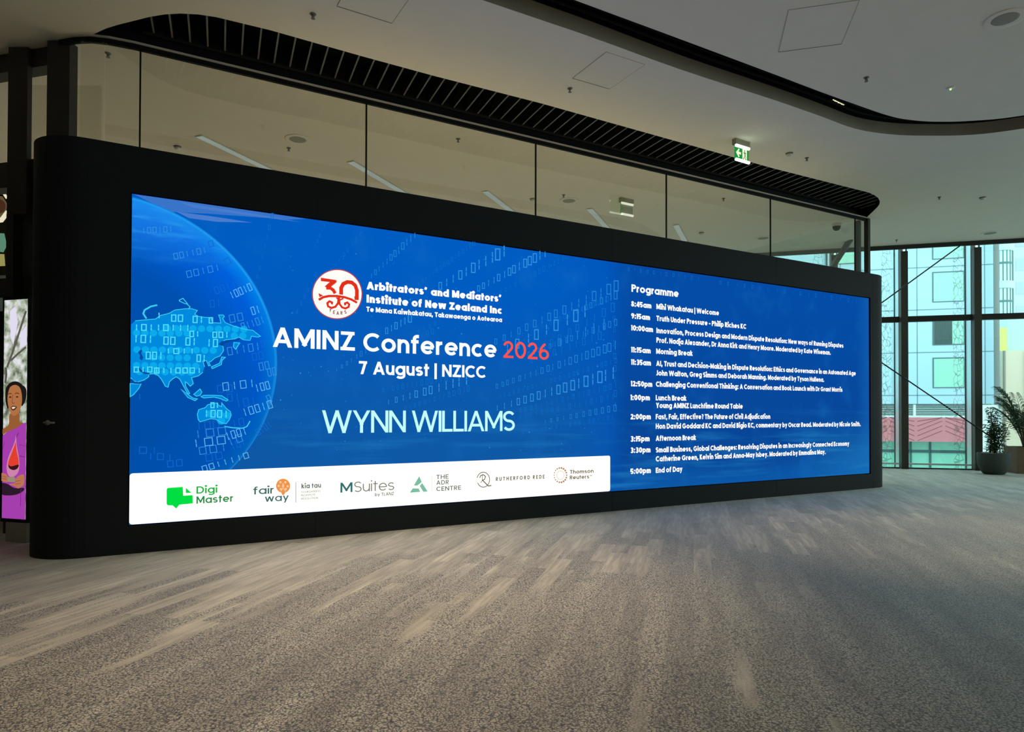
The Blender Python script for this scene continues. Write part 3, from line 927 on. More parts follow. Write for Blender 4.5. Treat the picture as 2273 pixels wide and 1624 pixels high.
for row, (y, x0, x1) in enumerate(((729, 372, 556), (744, 520, 548), (740, 303, 420), (777, 304, 478), (794, 340, 430), (812, 303, 440), (826, 310, 440))):
    x = x0
    while x <= x1:
        a.ell(x, y + (x - 420) * 0.012, 8.2, 7.6, 16); x += 18.8
for x, y in ((467, 918), (488, 919), (504, 922), (491, 934)): a.ell(x, y, 9, 8, 16)
a.build('land_dots', emat('pic_dots', (10, 170, 236)), led)
a = Art(sp, LV - 0.0070)
a.poly([(312, 776), (316, 777), (313, 783), (318, 793), (315, 800), (310, 796), (311, 788), (306, 782)])
a.stroke([(308, 817), (313, 823), (322, 828), (332, 829)], 4); a.stroke([(291, 842), (298, 849), (312, 850)], 4)
a.poly([(484, 764), (492, 757), (520, 754), (534, 750), (530, 755), (512, 758), (497, 762), (495, 768)])
a.build('inland_sea', emat('pic_sea', (0, 72, 156)), led)
MLD = emat('pic_land_digits', (84, 222, 248))
for t, c, hh, ww, an in (('101', (318, 752), 16, 48, .03), ('00', (376, 756), 16, 30, .03), ('01', (424, 758), 16, 28, .03), ('10', (471, 761), 16, 28, .03), ('001', (343, 789), 15, 42, .02), ('01', (447, 795), 15, 24, .02),
                         ('1001', (480, 918), 15, 58, 0.02), ('1', (353, 700), 12, 12, 0), ('00', (393, 706), 14, 30, .02), ('01', (440, 709), 14, 28, .02), ('0', (468, 711), 12, 12, 0),
                         ('10110111', (360, 727), 13, 130, .01), ('0101', (325, 820), 11, 60, 0), ('0110001', (395, 822), 11, 110, 0), ('1011', (400, 779), 11, 70, 0), ('01', (432, 741), 12, 26, 0), ('001', (490, 743), 12, 40, 0), ('01', (477, 899), 11, 22, 0)):
    a = Art(sp, LV - 0.0076); seven(a, t, c, an, hh, ww, 2.2); a.build('land_digits', MLD, led)
glob_digits = [('100101', (349, 510), 13, 72, -.06, 1), ('001101', (422, 562), 14, 78, -.20, 1), ('101', (463, 576), 13, 34, -.25, 0), ('00101', (451, 601), 15, 80, -.22, 1), ('00110', (506, 635), 16, 66, -.35, 0),
               ('10010', (534, 646), 17, 54, -.42, 2), ('0', (468, 541), 14, 16, -.3, 0), ('0', (505, 580), 15, 18, -.5, 0), ('01', (567, 688), 18, 22, -.3, 2), ('00', (524, 705), 18, 36, -.2, 1), ('01101', (561, 717), 17, 56, -.34, 1),
               ('01101', (541, 774), 18, 78, -.16, 1), ('00', (572, 790), 17, 30, -.2, 0), ('00', (586, 812), 18, 26, -.2, 1), ('00', (603, 825), 18, 22, -.2, 1), ('0101', (530, 854), 18, 78, -.12, 2), ('00', (499, 862), 17, 40, -.05, 0),
               ('100', (582, 858), 18, 36, -.25, 2), ('101', (510, 882), 17, 50, -.1, 0), ('101', (546, 892), 18, 50, -.2, 0), ('10010', (571, 906), 18, 72, -.3, 2), ('0', (597, 885), 18, 12, -.4, 1),
               ('1001', (470, 942), 17, 76, -.1, 0), ('10', (528, 938), 18, 32, -.2, 0), ('100', (466, 960), 18, 80, -.12, 1), ('1001', (524, 962), 18, 52, -.3, 2), ('100', (463, 980), 18, 84, -.12, 2), ('10', (521, 976), 18, 40, -.35, 1),
               ('001', (473, 996), 17, 70, -.15, 1), ('101', (528, 985), 16, 36, -.4, 0), ('00', (475, 1013), 16, 44, -.2, 0), ('0011110', (500, 1025), 13, 112, -.30, 2), ('01', (330, 999), 15, 50, .02, 0), ('101', (356, 1013), 15, 64, .05, 0),
               ('00', (388, 1028), 15, 40, -.1, 0), ('31', (478, 673), 16, 28, -.1, 0), ('1', (310, 880), 12, 10, 0, 0), ('0101', (585, 950), 16, 40, -.6, 0), ('1', (600, 770), 18, 10, -.2, 0), ('10', (578, 764), 16, 22, -.2, 0)]
GDM = [emat('pic_globe_digit_%d' % i, c) for i, c in enumerate(((18, 104, 206), (52, 142, 222), (96, 182, 238)))]
for t, c, hh, ww, an, br in glob_digits:
    q = Art(sp, LV - 0.0052 - 0.0003 * br); seven(q, t.replace('3', '0'), c, an, hh * .92, ww, 1.6); q.build('globe_digits', GDM[br], led)

# ---------- white sponsor bar and sponsor marks
a = Art(sp, LV - 0.0090)
zt = 0.5425; xr = 6.345


def rrect(x0, x1, z0, z1, r):
    p = []
    for cx, cz, a0 in ((x1 - r, z0 + r, -90), (x1 - r, z1 - r, 0), (x0 + r, z1 - r, 90), (x0 + r, z0 + r, 180)):
        p += arc(cx, cz, r, r, a0, a0 + 90, 5)
    return p


a.poly(rrect(0.002, xr, 0.004, zt, 0.03), px=False)
bar = a.build('sponsor_bar', emat('pic_white_bar', (255, 251, 236), 1.22, True), led, 'white bar along the bottom of the display')
YB = LV - 0.0110


def mark(name, colour, fn, y=YB):
    aa = Art(sp, y); fn(aa)
    return aa.build(name, emat('pic_' + '_'.join(map(str, colour)), colour), bar)


mark('speech_bubble_logo', (0, 222, 66), lambda q: (q.poly([(369.7, 1085), (373, 1082.3), (405.5, 1080), (406.7, 1099.5), (427.3, 1098.3), (427.8, 1116.5), (398, 1119.4), (391, 1128), (383, 1120.8), (373, 1121), (369.7, 1118)]),
                                                     q.poly([(412.3, 1082), (412.3, 1093.7), (424.9, 1093.2)])))
mark('sponsor_text', (16, 178, 70), lambda q: put_text(q, 'Digi', (435.7, 1095), (482, 1093), 16.2, 0.17))
mark('sponsor_text', (36, 140, 78), lambda q: put_text(q, 'Master', (435.7, 1117), (518, 1112.8), 16.2, 0.17))
mark('sponsor_text', (56, 104, 104), lambda q: (put_text(q, 'fair', (561.6, 1096.5), (608.7, 1095), 16.5, 0.15), put_text(q, 'way', (587.5, 1113), (640.5, 1110.6), 15.5, 0.15)))


def ball(q):
    q.ell(628, 1077.7, 15.6, 15.8, 30); q.poly([(623, 1090), (634, 1090), (630, 1098), (626, 1098)])


mark('ball_logo', (238, 148, 76), ball)


def ballspots(q):
    for dx, dy in ((-6, -8), (5, -8), (-10, 0), (10, 1), (-5, 7), (6, 7), (0, 0)): q.ell(628 + dx, 1077.7 + dy, 2.6, 2.6, 10)
    q.stroke([(622, 1091), (627, 1084), (627.5, 1072)], 1.2); q.stroke([(634, 1091), (629, 1084), (628.5, 1072)], 1.2)


mark('ball_logo', (250, 206, 160), ballspots, YB - 0.001)
mark('divider', (120, 140, 140), lambda q: q.stroke([(656.4, 1069.5), (656.4, 1115)], 1.2))
mark('sponsor_text', (92, 112, 112), lambda q: (put_text(q, 'kia tau', (668.7, 1083), (712, 1082), 10.5, 0.2)))
mark('sponsor_text', (140, 150, 148), lambda q: (put_text(q, 'YOUR EXPERTS', (668, 1093.6), (711, 1091.4), 4.2, 0.16), put_text(q, 'IN DISPUTE', (668, 1100.9), (699.5, 1099.2), 4.2, 0.16), put_text(q, 'RESOLUTION', (668, 1108.4), (705.5, 1106.3), 4.2, 0.16)))
mark('sponsor_text', (44, 112, 116), lambda q: put_text(q, 'M', (755, 1092.8), (781.8, 1091.5), 22, 0.15))
mark('sponsor_text', (116, 116, 112), lambda q: put_text(q, 'Suites', (785.7, 1091), (874.4, 1087.3), 23, 0.092))
mark('sponsor_text', (88, 104, 100), lambda q: put_text(q, 'by TLANZ', (831.5, 1100.4), (873.9, 1098.4), 7, 0.16))
mark('triangle_logo', (124, 190, 164), lambda q: (q.poly([(929.9, 1056.3), (935.4, 1069.3), (925.7, 1077.2), (917.8, 1077)]), q.poly([(915.5, 1083.2), (928.7, 1083.6), (932, 1091), (909, 1092.9)]), q.poly([(936.5, 1071.5), (948.6, 1090.2), (939, 1091), (931, 1078)])))
mark('divider', (214, 220, 210), lambda q: q.stroke([(957.6, 1055.4), (957.6, 1090)], 1.2))
mark('sponsor_text', (92, 104, 102), lambda q: (put_text(q, 'THE', (967.8, 1063.2), (995, 1061.7), 9.7, 0.16, 0.16), put_text(q, 'ADR', (967.8, 1075.4), (995.5, 1074.2), 9.7, 0.16, 0.16), put_text(q, 'CENTRE', (967.8, 1089.2), (1022.7, 1086.5), 9.7, 0.16, 0.14)))


def swirl(q):
    q.stroke([(1072 + 14 * math.cos(t) * (1 if t < 4 else 1.02), 1064 + 16.5 * math.sin(t)) for t in [-2.9 + 0.17 * i for i in range(36)]][:34], 1.7)
    q.stroke([(1064, 1060), (1066, 1055), (1072, 1053), (1077, 1057), (1075, 1063), (1070, 1065.5)], 2.0)
    q.stroke([(1070, 1052), (1069.5, 1066), (1066, 1071)], 1.4)
    q.stroke([(1070, 1065), (1076, 1071), (1083, 1078), (1090, 1077)], 2.2)


mark('swirl_logo', (98, 92, 82), swirl)
mark('sponsor_text', (104, 98, 90), lambda q: put_text(q, 'RUTHERFORD REDE', (1099.8, 1067), (1207.9, 1061.5), 8.6, 0.21, 0.40, 0.55))


def sunring(q):
    for i in range(18):
        t = 2 * math.pi * i / 18; q.ell(1243 + 14 * math.cos(t), 1054 + 16 * math.sin(t), 1.7 + 0.5 * math.sin(t * 1.5), 1.9 + .5 * math.sin(t * 1.5), 8)
    for i in range(22):
        t = 2 * math.pi * i / 22; q.ell(1243 + 8.3 * math.cos(t), 1054 + 9.4 * math.sin(t), .8, .9, 6)


mark('dot_ring_logo', (176, 134, 110), sunring)
mark('sponsor_text', (96, 84, 72), lambda q: (put_text(q, 'Thomson', (1263.8, 1050.6), (1316.5, 1049.2), 8.4, 0.18), put_text(q, 'Reuters', (1263.8, 1063.4), (1306.8, 1061.4), 8.4, 0.18), put_text(q, 'TM', (1308, 1056.5), (1313, 1056.3), 2.8, 0.2)))

# ---------- headings
W1 = emat('pic_white', (255, 255, 252), 1.05); YT = LV - 0.0100


def words(name, m, lines, label=None):
    for ln in lines:
        aa = Art(sp, YT); put_text(aa, *ln); aa.build(name, m, led, label if len(lines) < 3 else None)


words('institute_name_line', W1, [("Arbitrators' and Mediators'", (813, 642.4), (1113, 670.2), 17.2, 0.27, 0.075, 0.32), ('Institute of New Zealand Inc', (813, 671.4), (1114, 696.9), 17.6, 0.27, 0.075, 0.32),
                              ('Te Mana Kaiwhakatau, Takawaenga o Aotearoa', (812.6, 691.8), (1113.5, 714.6), 11.2, 0.24, 0.075, 0.30)], 'bold white institute name in three lines')
words('event_title', W1, [('AMINZ Conference', (605, 770), (1101.5, 793.2), 44, 0.18, 0.09, 0.32)], 'large white conference title')
words('event_year', emat('pic_red_text', (255, 84, 74), 1.0), [('2026', (1116, 793.6), (1217.5, 798.6), 37.5, 0.135, 0.10)], 'red year')
words('event_date', W1, [('7 August | NZICC', (796, 830), (1077.5, 838.6), 29, 0.19, 0.08, 0.34)], 'white date and venue')
words('sponsor_name', emat('pic_mint', (196, 255, 250), 1.0), [('WYNN WILLIAMS', (714, 960), (1142, 956.8), 51, 0.13, 0.035, 0.24)], 'tall thin pale mint letters')

prog = [('Programme', (1400.7, 648), (1505.5, 659), 16.6, 0.22),
        ('8:45am', (1400, 680.5), (1445, 684), 12.2, 0.25), ('Mihi Whakatau | Welcome', (1456, 686.7), (1595, 699.3), 11.8, 0.235),
        ('9:15am', (1400, 707), (1442, 710.2), 12.2, 0.25), ('Truth Under Pressure - Philip Riches KC', (1456, 712.4), (1655.5, 729.7), 11.8, 0.235),
        ('10:00am', (1400, 733.4), (1448.6, 737), 12.2, 0.25), ('Innovation, Process Design and Modern Dispute Resolution: New ways of Running Disputes', (1456, 740), (1871, 771), 11.8, 0.235),
        ('Prof. Nadja Alexander, Dr Anna Kirk and Henry Moore. Moderated by Kate Wiseman.', (1456, 760.3), (1843, 787.3), 11.8, 0.235),
        ('11:15am', (1400, 781.4), (1443.4, 784.5), 12.2, 0.25), ('Morning Break', (1455.5, 784.8), (1536.5, 789.9), 11.8, 0.235),
        ('11:35am', (1400, 809), (1444, 811.5), 12.2, 0.25), ('AI, Trust and Decision-Making in Dispute Resolution: Ethics and Governance in an Automated Age', (1455.5, 812.4), (1898.5, 832.6), 11.8, 0.235),
        ('John Walton, Greg Simms and Deborah Manning. Moderated by Tyson Hullena.', (1455.5, 833), (1828.4, 847.5), 11.8, 0.235),
        ('12:50pm', (1399.5, 857), (1447, 858.6), 12.2, 0.25), ('Challenging Conventional Thinking: A Conversation and Book Launch with Dr Grant Morris', (1455, 859), (1869, 868.6), 11.8, 0.235),
        ('1:00pm', (1398.6, 887.7), (1441.7, 888.3), 12.2, 0.25), ('Lunch Break', (1454.6, 888.3), (1522.8, 889.2), 11.8, 0.235),
        ('Young AMINZ Lunchtime Round Table', (1455, 905.6), (1647.7, 906.4), 11.8, 0.235),
        ('2:00pm', (1398.6, 930.6), (1443.7, 930.2), 12.2, 0.25), ('Fast, Fair, Effective? The Future of Civil Adjudication', (1454.6, 930.3), (1708.8, 929.4), 11.8, 0.235),
        ('Hon David Goddard KC and David Bigio KC, commentary by Oscar Read. Moderated by Nicole Smith.', (1454.6, 951.3), (1909.6, 945.8), 11.8, 0.235),
        ('3:15pm', (1398.6, 980), (1441, 978.8), 12.2, 0.25), ('Afternoon Break', (1454.6, 978.3), (1544, 976.2), 11.8, 0.235),
        ('3:30pm', (1398.6, 1005), (1443, 1003.6), 12.2, 0.25), ('Small Business, Global Challenges: Resolving Disputes in an Increasingly Connected Economy', (1454.6, 1002.8), (1884, 989.7), 11.8, 0.235),
        ('Catherine Green, Kelvin Sim and Anna-May Isbey. Moderated by Emmalina May.', (1454.6, 1023.3), (1831.8, 1007.8), 11.8, 0.235),
        ('5:00pm', (1398.6, 1051.4), (1443.7, 1049.6), 12.2, 0.25), ('End of Day', (1454.6, 1048.7), (1513.8, 1046.4), 11.8, 0.235)]
words('programme_line', W1, [p + (0.075, 0.26) for p in prog], 'white programme list with times')

# ---------- round anniversary emblem
a = Art(sp, YT - 0.0005); a.ell(748, 653, 56, 55.5, 56); a.build('emblem_edge', emat('pic_emblem_edge', (196, 60, 60)), led)
a = Art(sp, YT - 0.0010); a.ell(748, 653, 54, 53.5, 56); emb = a.build('emblem_disc', emat('pic_emblem_white', (255, 248, 242), 1.05), led, 'round white emblem')


def cz(x, y): return (660 + x / 3.788, 570 + y / 3.788)


a = Art(sp, YT - 0.0020)
a.poly([cz(*p) for p in [(195, 176), (326, 196), (328, 214), (268, 262), (262, 258), (225, 252), (270, 212), (196, 205)]])
a.stroke([cz(*p) for p in [(240, 262), (275, 262), (300, 280), (316, 308)]], 7.4)
a.stroke([cz(*p) for p in [(366, 318), (366, 262), (384, 228), (418, 212), (455, 216), (484, 240), (498, 280), (498, 348), (478, 348)]], 8.4)
a.poly([cz(*p) for p in [(175, 305), (215, 326), (184, 340)]])
a.stroke([cz(*p) for p in [(178, 362), (215, 340), (262, 330), (330, 330), (395, 340), (450, 358), (500, 386)]], 5.2)
a.stroke([cz(*p) for p in [(345, 342), (340, 390), (318, 420), (285, 430), (256, 416), (250, 390), (268, 374), (290, 384), (288, 400)]], 4.6)
a.stroke([cz(*p) for p in [(348, 342), (352, 395), (374, 425), (402, 434), (428, 422), (434, 400), (418, 384), (398, 392), (400, 408)]], 4.6)
a.stroke([cz(*p) for p in [(325, 342), (350, 366), (385, 350)]], 3.2)
a.build('emblem_motif', emat('pic_red', (226, 48, 26)), emb)
a = Art(sp, YT - 0.0020)
for ch, x, y, an in (('Y', 262, 462, .20), ('E', 297, 480, .08), ('A', 326, 488, 0.0), ('R', 362, 487, -.06), ('S', 396, 480, -.16)):
    st, wd = text_strokes(ch, 0.2)
    for p, closed, cl in st:
        sub = Art(None, 0); sub.ribbon(p, 0.2, closed, cl)
        vs = []
        for v in sub.b.v:
            dx, dy = v[0] * 27, -v[2] * 30 + 0
            q = sp(*cz(x + dx * math.cos(an) - dy * math.sin(an), y + dx * math.sin(an) + dy * math.cos(an)))
            vs.append((q[0], a.y, q[1]))
        a.b.add(vs, sub.b.f)
a.build('emblem_text', emat('pic_emblem_text', (150, 66, 50)), emb)

# ================================================================== CLERESTORY GLASS ABOVE THE DISPLAY WALL
joints_px = [(311, 220), (813, 300), (1189, 390), (1479, 450), (1710, 500), (1898, 530)]
js = [on_screen(x, y, GV)[0] for x, y in joints_px]
GEND = on_screen(1923, 550, GV)[0]
Z_G0 = 3.2
root = empty('window_1', L(0, GV), TH, kind='structure'); root['label'] = 'frameless glass screen above the display wall'
edges = [-0.30] + js + [GEND]
for i in range(len(edges) - 1):
    b = MB(); b.box(edges[i] + 0.006, edges[i + 1] - 0.006, -0.006, 0.006, Z_G0, CEIL - 0.06); b.build('glass_pane', M_GLASS, root)
b = MB()
for s in js: b.box(s - 0.010, s + 0.010, -0.012, 0.012, Z_G0, CEIL - 0.05)
b.build('glass_joint', M_BLACK, root)
# head channel: pale bead in front, black gasket below it, following the curved end
head = [(p[0], p[1] - GV) for p in glass_left] + [(GEND, 0.0)]


def sweep(path, y0, y1, z0, z1):
    bb = MB(); n = len(path); vs = []
    for i, p in enumerate(path):
        a_ = Vector(path[max(i - 1, 0)]); c_ = Vector(path[min(i + 1, n - 1)])
        t = (c_ - a_).normalized(); nn = Vector((-t.y, t.x))
        for yy in (y0, y1):
            q = Vector(p) + nn * yy
            for zz in (z0, z1): vs.append((q.x, q.y, zz))
    fs = []
    for i in range(n - 1):
        o = i * 4; q = o + 4
        fs += [(o, q, q + 1, o + 1), (o + 2, o + 3, q + 3, q + 2), (o, o + 2, q + 2, q), (o + 1, q + 1, q + 3, o + 3)]
    fs += [(0, 1, 3, 2), (4 * (n - 1), 4 * (n - 1) + 2, 4 * (n - 1) + 3, 4 * (n - 1) + 1)]
    bb.add(vs, fs); return bb


sweep(head, -0.032, -0.016, CEIL - 0.014, CEIL + 0.01).build('head_bead', M_TRIM, root)
sweep(head, -0.016, 0.03, CEIL - 0.075, CEIL + 0.01).build('head_gasket', M_BLACK, root)
# left curved pane
gl = [(p[0], p[1] - GV) for p in glass_left[:-1]] + [(-0.30, 0.02)]
gl = [(-0.55, 0.135), (-0.45, 0.085), (-0.306, 0.03)]
sweep(gl, -0.006, 0.006, Z_G0, CEIL - 0.06).build('glass_pane', M_GLASS, root)
# right corner : post, return glass
b = MB(); b.box(GEND - 0.01, GEND + 0.075, -0.05, 0.05, 0.0, CEIL - 0.02); b.build('corner_post', M_DARK, root)
b = MB(); b.box(GEND + 0.03, GEND + 0.045, 0.09, 3.6, 0.0, CEIL - 0.02); b.build('return_pane', M_GLASS, root)
b = MB(); b.box(GEND - 0.03, GEND + 0.05, 0.16, 0.28, 0.0, CEIL - 0.02); b.build('return_post', M_DARK, root)

# diagonal strut behind the glass corner
pa = on_plane(1914, 490, L(GEND, GV + 0.9), NW); pb = on_plane(1853, 585, L(GEND, GV + 2.2), NW)
b = MB(); b.tube([pa, pb + (pb - pa) * 0.5], 0.075, 10)
tag(b.build('diagonal_strut', M_DARK), 'dark diagonal steel strut behind the glass at the right end of the display wall', 'strut')

# ---------- louvre slats in the ceiling slot
lou = empty('ceiling_louvre', L(0, 0, CEIL), TH, 'black slatted louvre set in the ceiling slot above the glass screen', 'louvre')


def slot_near(s):
    P = [(-0.45, 1.24), (-0.28, 1.07), (-0.03, 0.79), (0.15, 0.56), (0.46, 0.30), (0.82, 0.18), (1.4, 0.14), (12.77, 0.16), (13.28, 0.19), (13.66, 0.30), (13.93, 0.47), (14.34, 0.86), (14.6, 1.2)]
    for (a_, va), (c_, vc) in zip(P, P[1:]):
        if a_ <= s <= c_: return va + (vc - va) * (s - a_) / (c_ - a_)
    return 1.2


proto = {}
for i in range(71):
    s = 0.12 + i * 0.2
    v0 = slot_near(s + 0.03) + 0.03; v1 = 1.09
    if v1 - v0 < 0.08: continue
    key = round(v0, 2)
    if key not in proto:
        b = MB()
        def sh(x, y, z): return (x + 0.105 * (y - 0.2), y, z)
        b.box(-0.011, 0.011, v0, v1, 0.10, 0.24, 0, sh)
        b.box(-0.010, 0.010, v0, v1, 0.094, 0.10, 1, sh)
        o = b.build('slat', [M_BLACK, M_SLAT], lou); proto[key] = o
        o.location = (s, 0, 0)
    else:
        c = proto[key].copy(); COL.objects.link(c); c.parent = lou; c.location = (s, 0, 0)
b = MB(); b.box(0.1, 13.9, 1.10, 1.16, 0.09, 0.24); b.build('slat_rail', M_BLACK, lou)

# ================================================================== LEFT PARTITION
PD = Vector((-0.963, 0.27, 0))                      # runs to the left, away from the corner column


def col_box(px0, px1, depth, dd, z0, z1, name, m, parent=None):
    py = CY - (0.5 * (max(z0, 2.5) + z1) - CAMZ) * F / depth
    x0 = on_plane(px0, py, (0, depth, 0), Vector((0, 1, 0))).x; x1 = on_plane(px1, py, (0, depth, 0), Vector((0, 1, 0))).x
    bb = MB(); bb.box(x0, x1, depth, depth + dd, z0, z1); return bb.build(name, m, parent)


part = empty('trim_5', (0, 0, 0), 0, kind='structure'); part['label'] = 'dark steel framed partition left of the display wall'
col_box(102, 152, 8.05, 0.15, 0, CEIL - 0.02, 'corner_column', M_COLUMN, part)
col_box(17, 60, 8.2, 0.08, 3.92, CEIL - 0.02, 'column', M_COLUMN, part)
col_box(13, 29, 8.2, 0.16, 0.0, 3.92, 'post', M_DARK, part)
b = MB()
xL = -9.5
def pbeam(z0, z1, y0=8.15, y1=8.35, xr=-5.55):
    b.add([(xr, y0, z0), (xr, y1, z0), (xL, y0 + 1.07, z0), (xL, y1 + 1.07, z0), (xr, y0, z1), (xr, y1, z1), (xL, y0 + 1.07, z1), (xL, y1 + 1.07, z1)],
          [(0, 2, 3, 1), (4, 5, 7, 6), (0, 4, 6, 2), (1, 3, 7, 5), (0, 1, 5, 4), (2, 6, 7, 3)])
pbeam(5.76, CEIL - 0.01); pbeam(4.30, 4.62); pbeam(2.96, 3.16)
b.build('transom', M_DARK, part)
b = MB(); b.box(-6.2, -5.52, 8.36, 8.40, 3.16, 4.30); b.build('infill_panel', noise_mat('smoked_panel', (66, 70, 70), (72, 76, 76), 10, 0.5), part)
b = MB(); b.box(-6.2, -5.52, 8.36, 8.40, 2.78, 2.96); b.build('lower_infill', noise_mat('grey_panel', (96, 96, 92), (104, 104, 98), 10, 0.5), part)
b = MB(); b.box(-6.25, -5.2, 8.38, 8.42, 4.62, 5.60); b.build('glass_pane', M_GLASS, part)
b = MB(); b.box(-9.5, -5.05, 9.40, 9.46, 0.0, 2.9); b.build('dark_screen', mat('smoked_glass_dark', (22, 24, 24), 0.25), part)

# string of far brightness showing through the gap, modelled as glowing beads
def pxy(px, py, d):
    r = ray(px, py); return EYE + r * (d / r.y)
gleams = empty('gap_gleam', pxy(64, 606, 8.45), 0, 'thin vertical gleam of the bright space beyond, built as glowing beads, in the gap left of the display wall', 'light')
base = pxy(64, 606, 8.45)
b = MB(); b.tube([(0, 0, -0.05), (0, 0, (606 - 434) / F * 8.45)], 0.004, 6); b.build('gleam_line', mat('gleam_line_grey', (150, 150, 140), 0.5), gleams)
for y0, y1, rr in ((434, 440, .016), (457, 463, .016), (475, 480, .013), (512, 533, .010), (546, 568, .016), (590, 604, .011)):
    b = MB(); z0 = (606 - y1) / F * 8.45; z1 = (606 - y0) / F * 8.45
    b.lathe([(0, z0 - rr * .5), (rr, z0), (rr, z1), (0, z1 + rr * .5)], 10); b.build('gleam_bead', emat('gleam_glow', (236, 246, 226), 1.1), gleams, True)

# picture panel on the far left, seen between the partition posts
pic = empty('wall_artwork', pxy(-40, 610, 8.9), 0, 'colourful abstract wall artwork seen at the left edge behind the partition', 'artwork')
o0 = pic.location.copy()
def ap(px, py):
    p = pxy(px, py, 8.9); return (p.x - o0.x, p.z - o0.z)
b = MB(); q0 = ap(-40, 610); q1 = ap(26, 408)
b.box(q0[0], q1[0], 0.0, 0.04, q0[1], q1[1]); b.build('backing', mat('olive_backing', (70, 66, 44), 0.7), pic)
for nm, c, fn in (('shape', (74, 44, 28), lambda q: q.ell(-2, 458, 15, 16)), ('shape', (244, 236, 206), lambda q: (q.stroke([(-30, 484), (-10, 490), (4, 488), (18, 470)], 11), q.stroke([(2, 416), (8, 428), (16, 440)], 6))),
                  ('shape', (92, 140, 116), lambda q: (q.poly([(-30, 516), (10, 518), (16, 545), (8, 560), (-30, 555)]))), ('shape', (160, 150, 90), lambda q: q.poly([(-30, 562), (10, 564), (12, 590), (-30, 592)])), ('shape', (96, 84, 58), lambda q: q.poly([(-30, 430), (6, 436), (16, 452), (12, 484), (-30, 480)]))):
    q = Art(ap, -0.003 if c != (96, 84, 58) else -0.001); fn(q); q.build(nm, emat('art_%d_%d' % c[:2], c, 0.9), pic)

# ================================================================== PORTRAIT DISPLAY (left)
TL = Vector((-5.875, 7.715, 0)); TR = Vector((-5.505, 7.600, 0)); TD = (TR - TL).normalized(); TN = Vector((-TD.y, TD.x, 0))
tz0, tz1 = 0.255, 2.785
tot = empty('portrait_display', TL, math.atan2(TD.y, TD.x), 'narrow upright display showing a woman in a purple sari, left of the display wall', 'display')
TW = (TR - TL).length


def tp(px, py):
    q = on_plane(px, py, TL, TN) - TL
    return (min(max(q.dot(TD), 0.012), TW - 0.012), min(max(q.z, tz0 + 0.012), tz1 - 0.012))


b = MB(); b.box(-0.02, TW, 0.004, 0.08, tz0 - 0.03, tz1 + 0.03); b.build('casing', M_BLACK, tot)
b = MB(); b.box(0.07, TW, 0.0, 0.10, 0.0, tz0 - 0.03); b.build('base_block', noise_mat('pale_stone', (150, 150, 140), (160, 158, 148), 14, 0.7), tot)
pm = bpy.data.materials.new('foliage_picture'); pm.use_nodes = True
nt = pm.node_tree; nt.nodes.clear()
e = nt.nodes.new('ShaderNodeEmission'); oo = nt.nodes.new('ShaderNodeOutputMaterial'); nt.links.new(e.outputs[0], oo.inputs[0])
tc = nt.nodes.new('ShaderNodeTexCoord'); nz = nt.nodes.new('ShaderNodeTexNoise'); nz.inputs['Scale'].default_value = 9; nz.inputs['Detail'].default_value = 6
cr = nt.nodes.new('ShaderNodeValToRGB'); nt.links.new(tc.outputs['Object'], nz.inputs['Vector']); nt.links.new(nz.outputs['Fac'], cr.inputs[0]); nt.links.new(cr.outputs[0], e.inputs[0])
ce = cr.color_ramp.elements; ce[0].position = 0.36; ce[0].color = (*lin((96, 104, 88)), 1); ce[1].position = 0.62; ce[1].color = (*lin((226, 226, 232)), 1)
q = ce.new(0.48); q.color = (*lin((170, 182, 160)), 1)
pm.cycles.emission_sampling = 'NONE'
b = MB(); b.add([(0.012, 0, tz0 + 0.012), (TW - 0.012, 0, tz0 + 0.012), (TW - 0.012, 0, tz1 - 0.012), (0.012, 0, tz1 - 0.012)], [(0, 1, 2, 3)]); b.build('screen', pm, tot)


def tpart(name, colour, fn, lay, parent=tot):
    q = Art(tp, -0.0015 * lay); fn(q); return q.build(name, emat('tp_%d_%d_%d' % colour, colour), parent)


def sm(pts):
    o = []; n = len(pts)
    for i in range(n):
        p0, p1, p2, p3 = (Vector(pts[(i + k) % n]) for k in (-1, 0, 1, 2))
        for k in range(4):
            t = k / 4
            o.append(tuple(0.5 * (2 * p1 + (p2 - p0) * t + (2 * p0 - 5 * p1 + 4 * p2 - p3) * t * t + (3 * p1 - p0 - 3 * p2 + p3) * t ** 3)))
    return o


def tz(x, y): return (x / 5.41, 820 + y / 5.41)


tpart('tree_branches', (92, 88, 82), lambda q: (q.stroke([(13, 662), (15, 720), (21, 770), (32, 830), (42, 850)], 5), q.stroke([(58, 690), (42, 740), (27, 785), (16, 815)], 6), q.stroke([(58, 770), (40, 785), (24, 800)], 5), q.stroke([(34, 662), (38, 690), (30, 715)], 2.2), q.stroke([(13, 815), (14, 832), (12, 850)], 7)), 1)
tpart('pale_sky', (226, 220, 240), lambda q: (q.poly([(22, 690), (34, 680), (40, 715), (30, 765), (24, 750)]), q.poly([(46, 740), (60, 720), (60, 764), (44, 775)])), 1)
fig = tpart('woman_picture', (164, 62, 172), lambda q: (q.poly([tz(*p) for p in [(20, 790), (100, 740), (165, 705), (235, 660), (290, 640), (330, 640), (330, 1640), (20, 1640)]]), q.poly([(2, 1090), (62, 1075), (62, 1160), (2, 1160)])), 2)
fig['label'] = 'woman in a purple sari holding a red award'
tpart('hair', (28, 24, 24), lambda q: (q.ell(*tz(185, 270), 21.5, 24), q.poly(sm([tz(*p) for p in [(70, 260), (75, 400), (105, 470), (120, 300)]])), q.poly(sm([tz(*p) for p in [(260, 200), (318, 230), (318, 340), (285, 420), (260, 420)]]))), 3, fig)
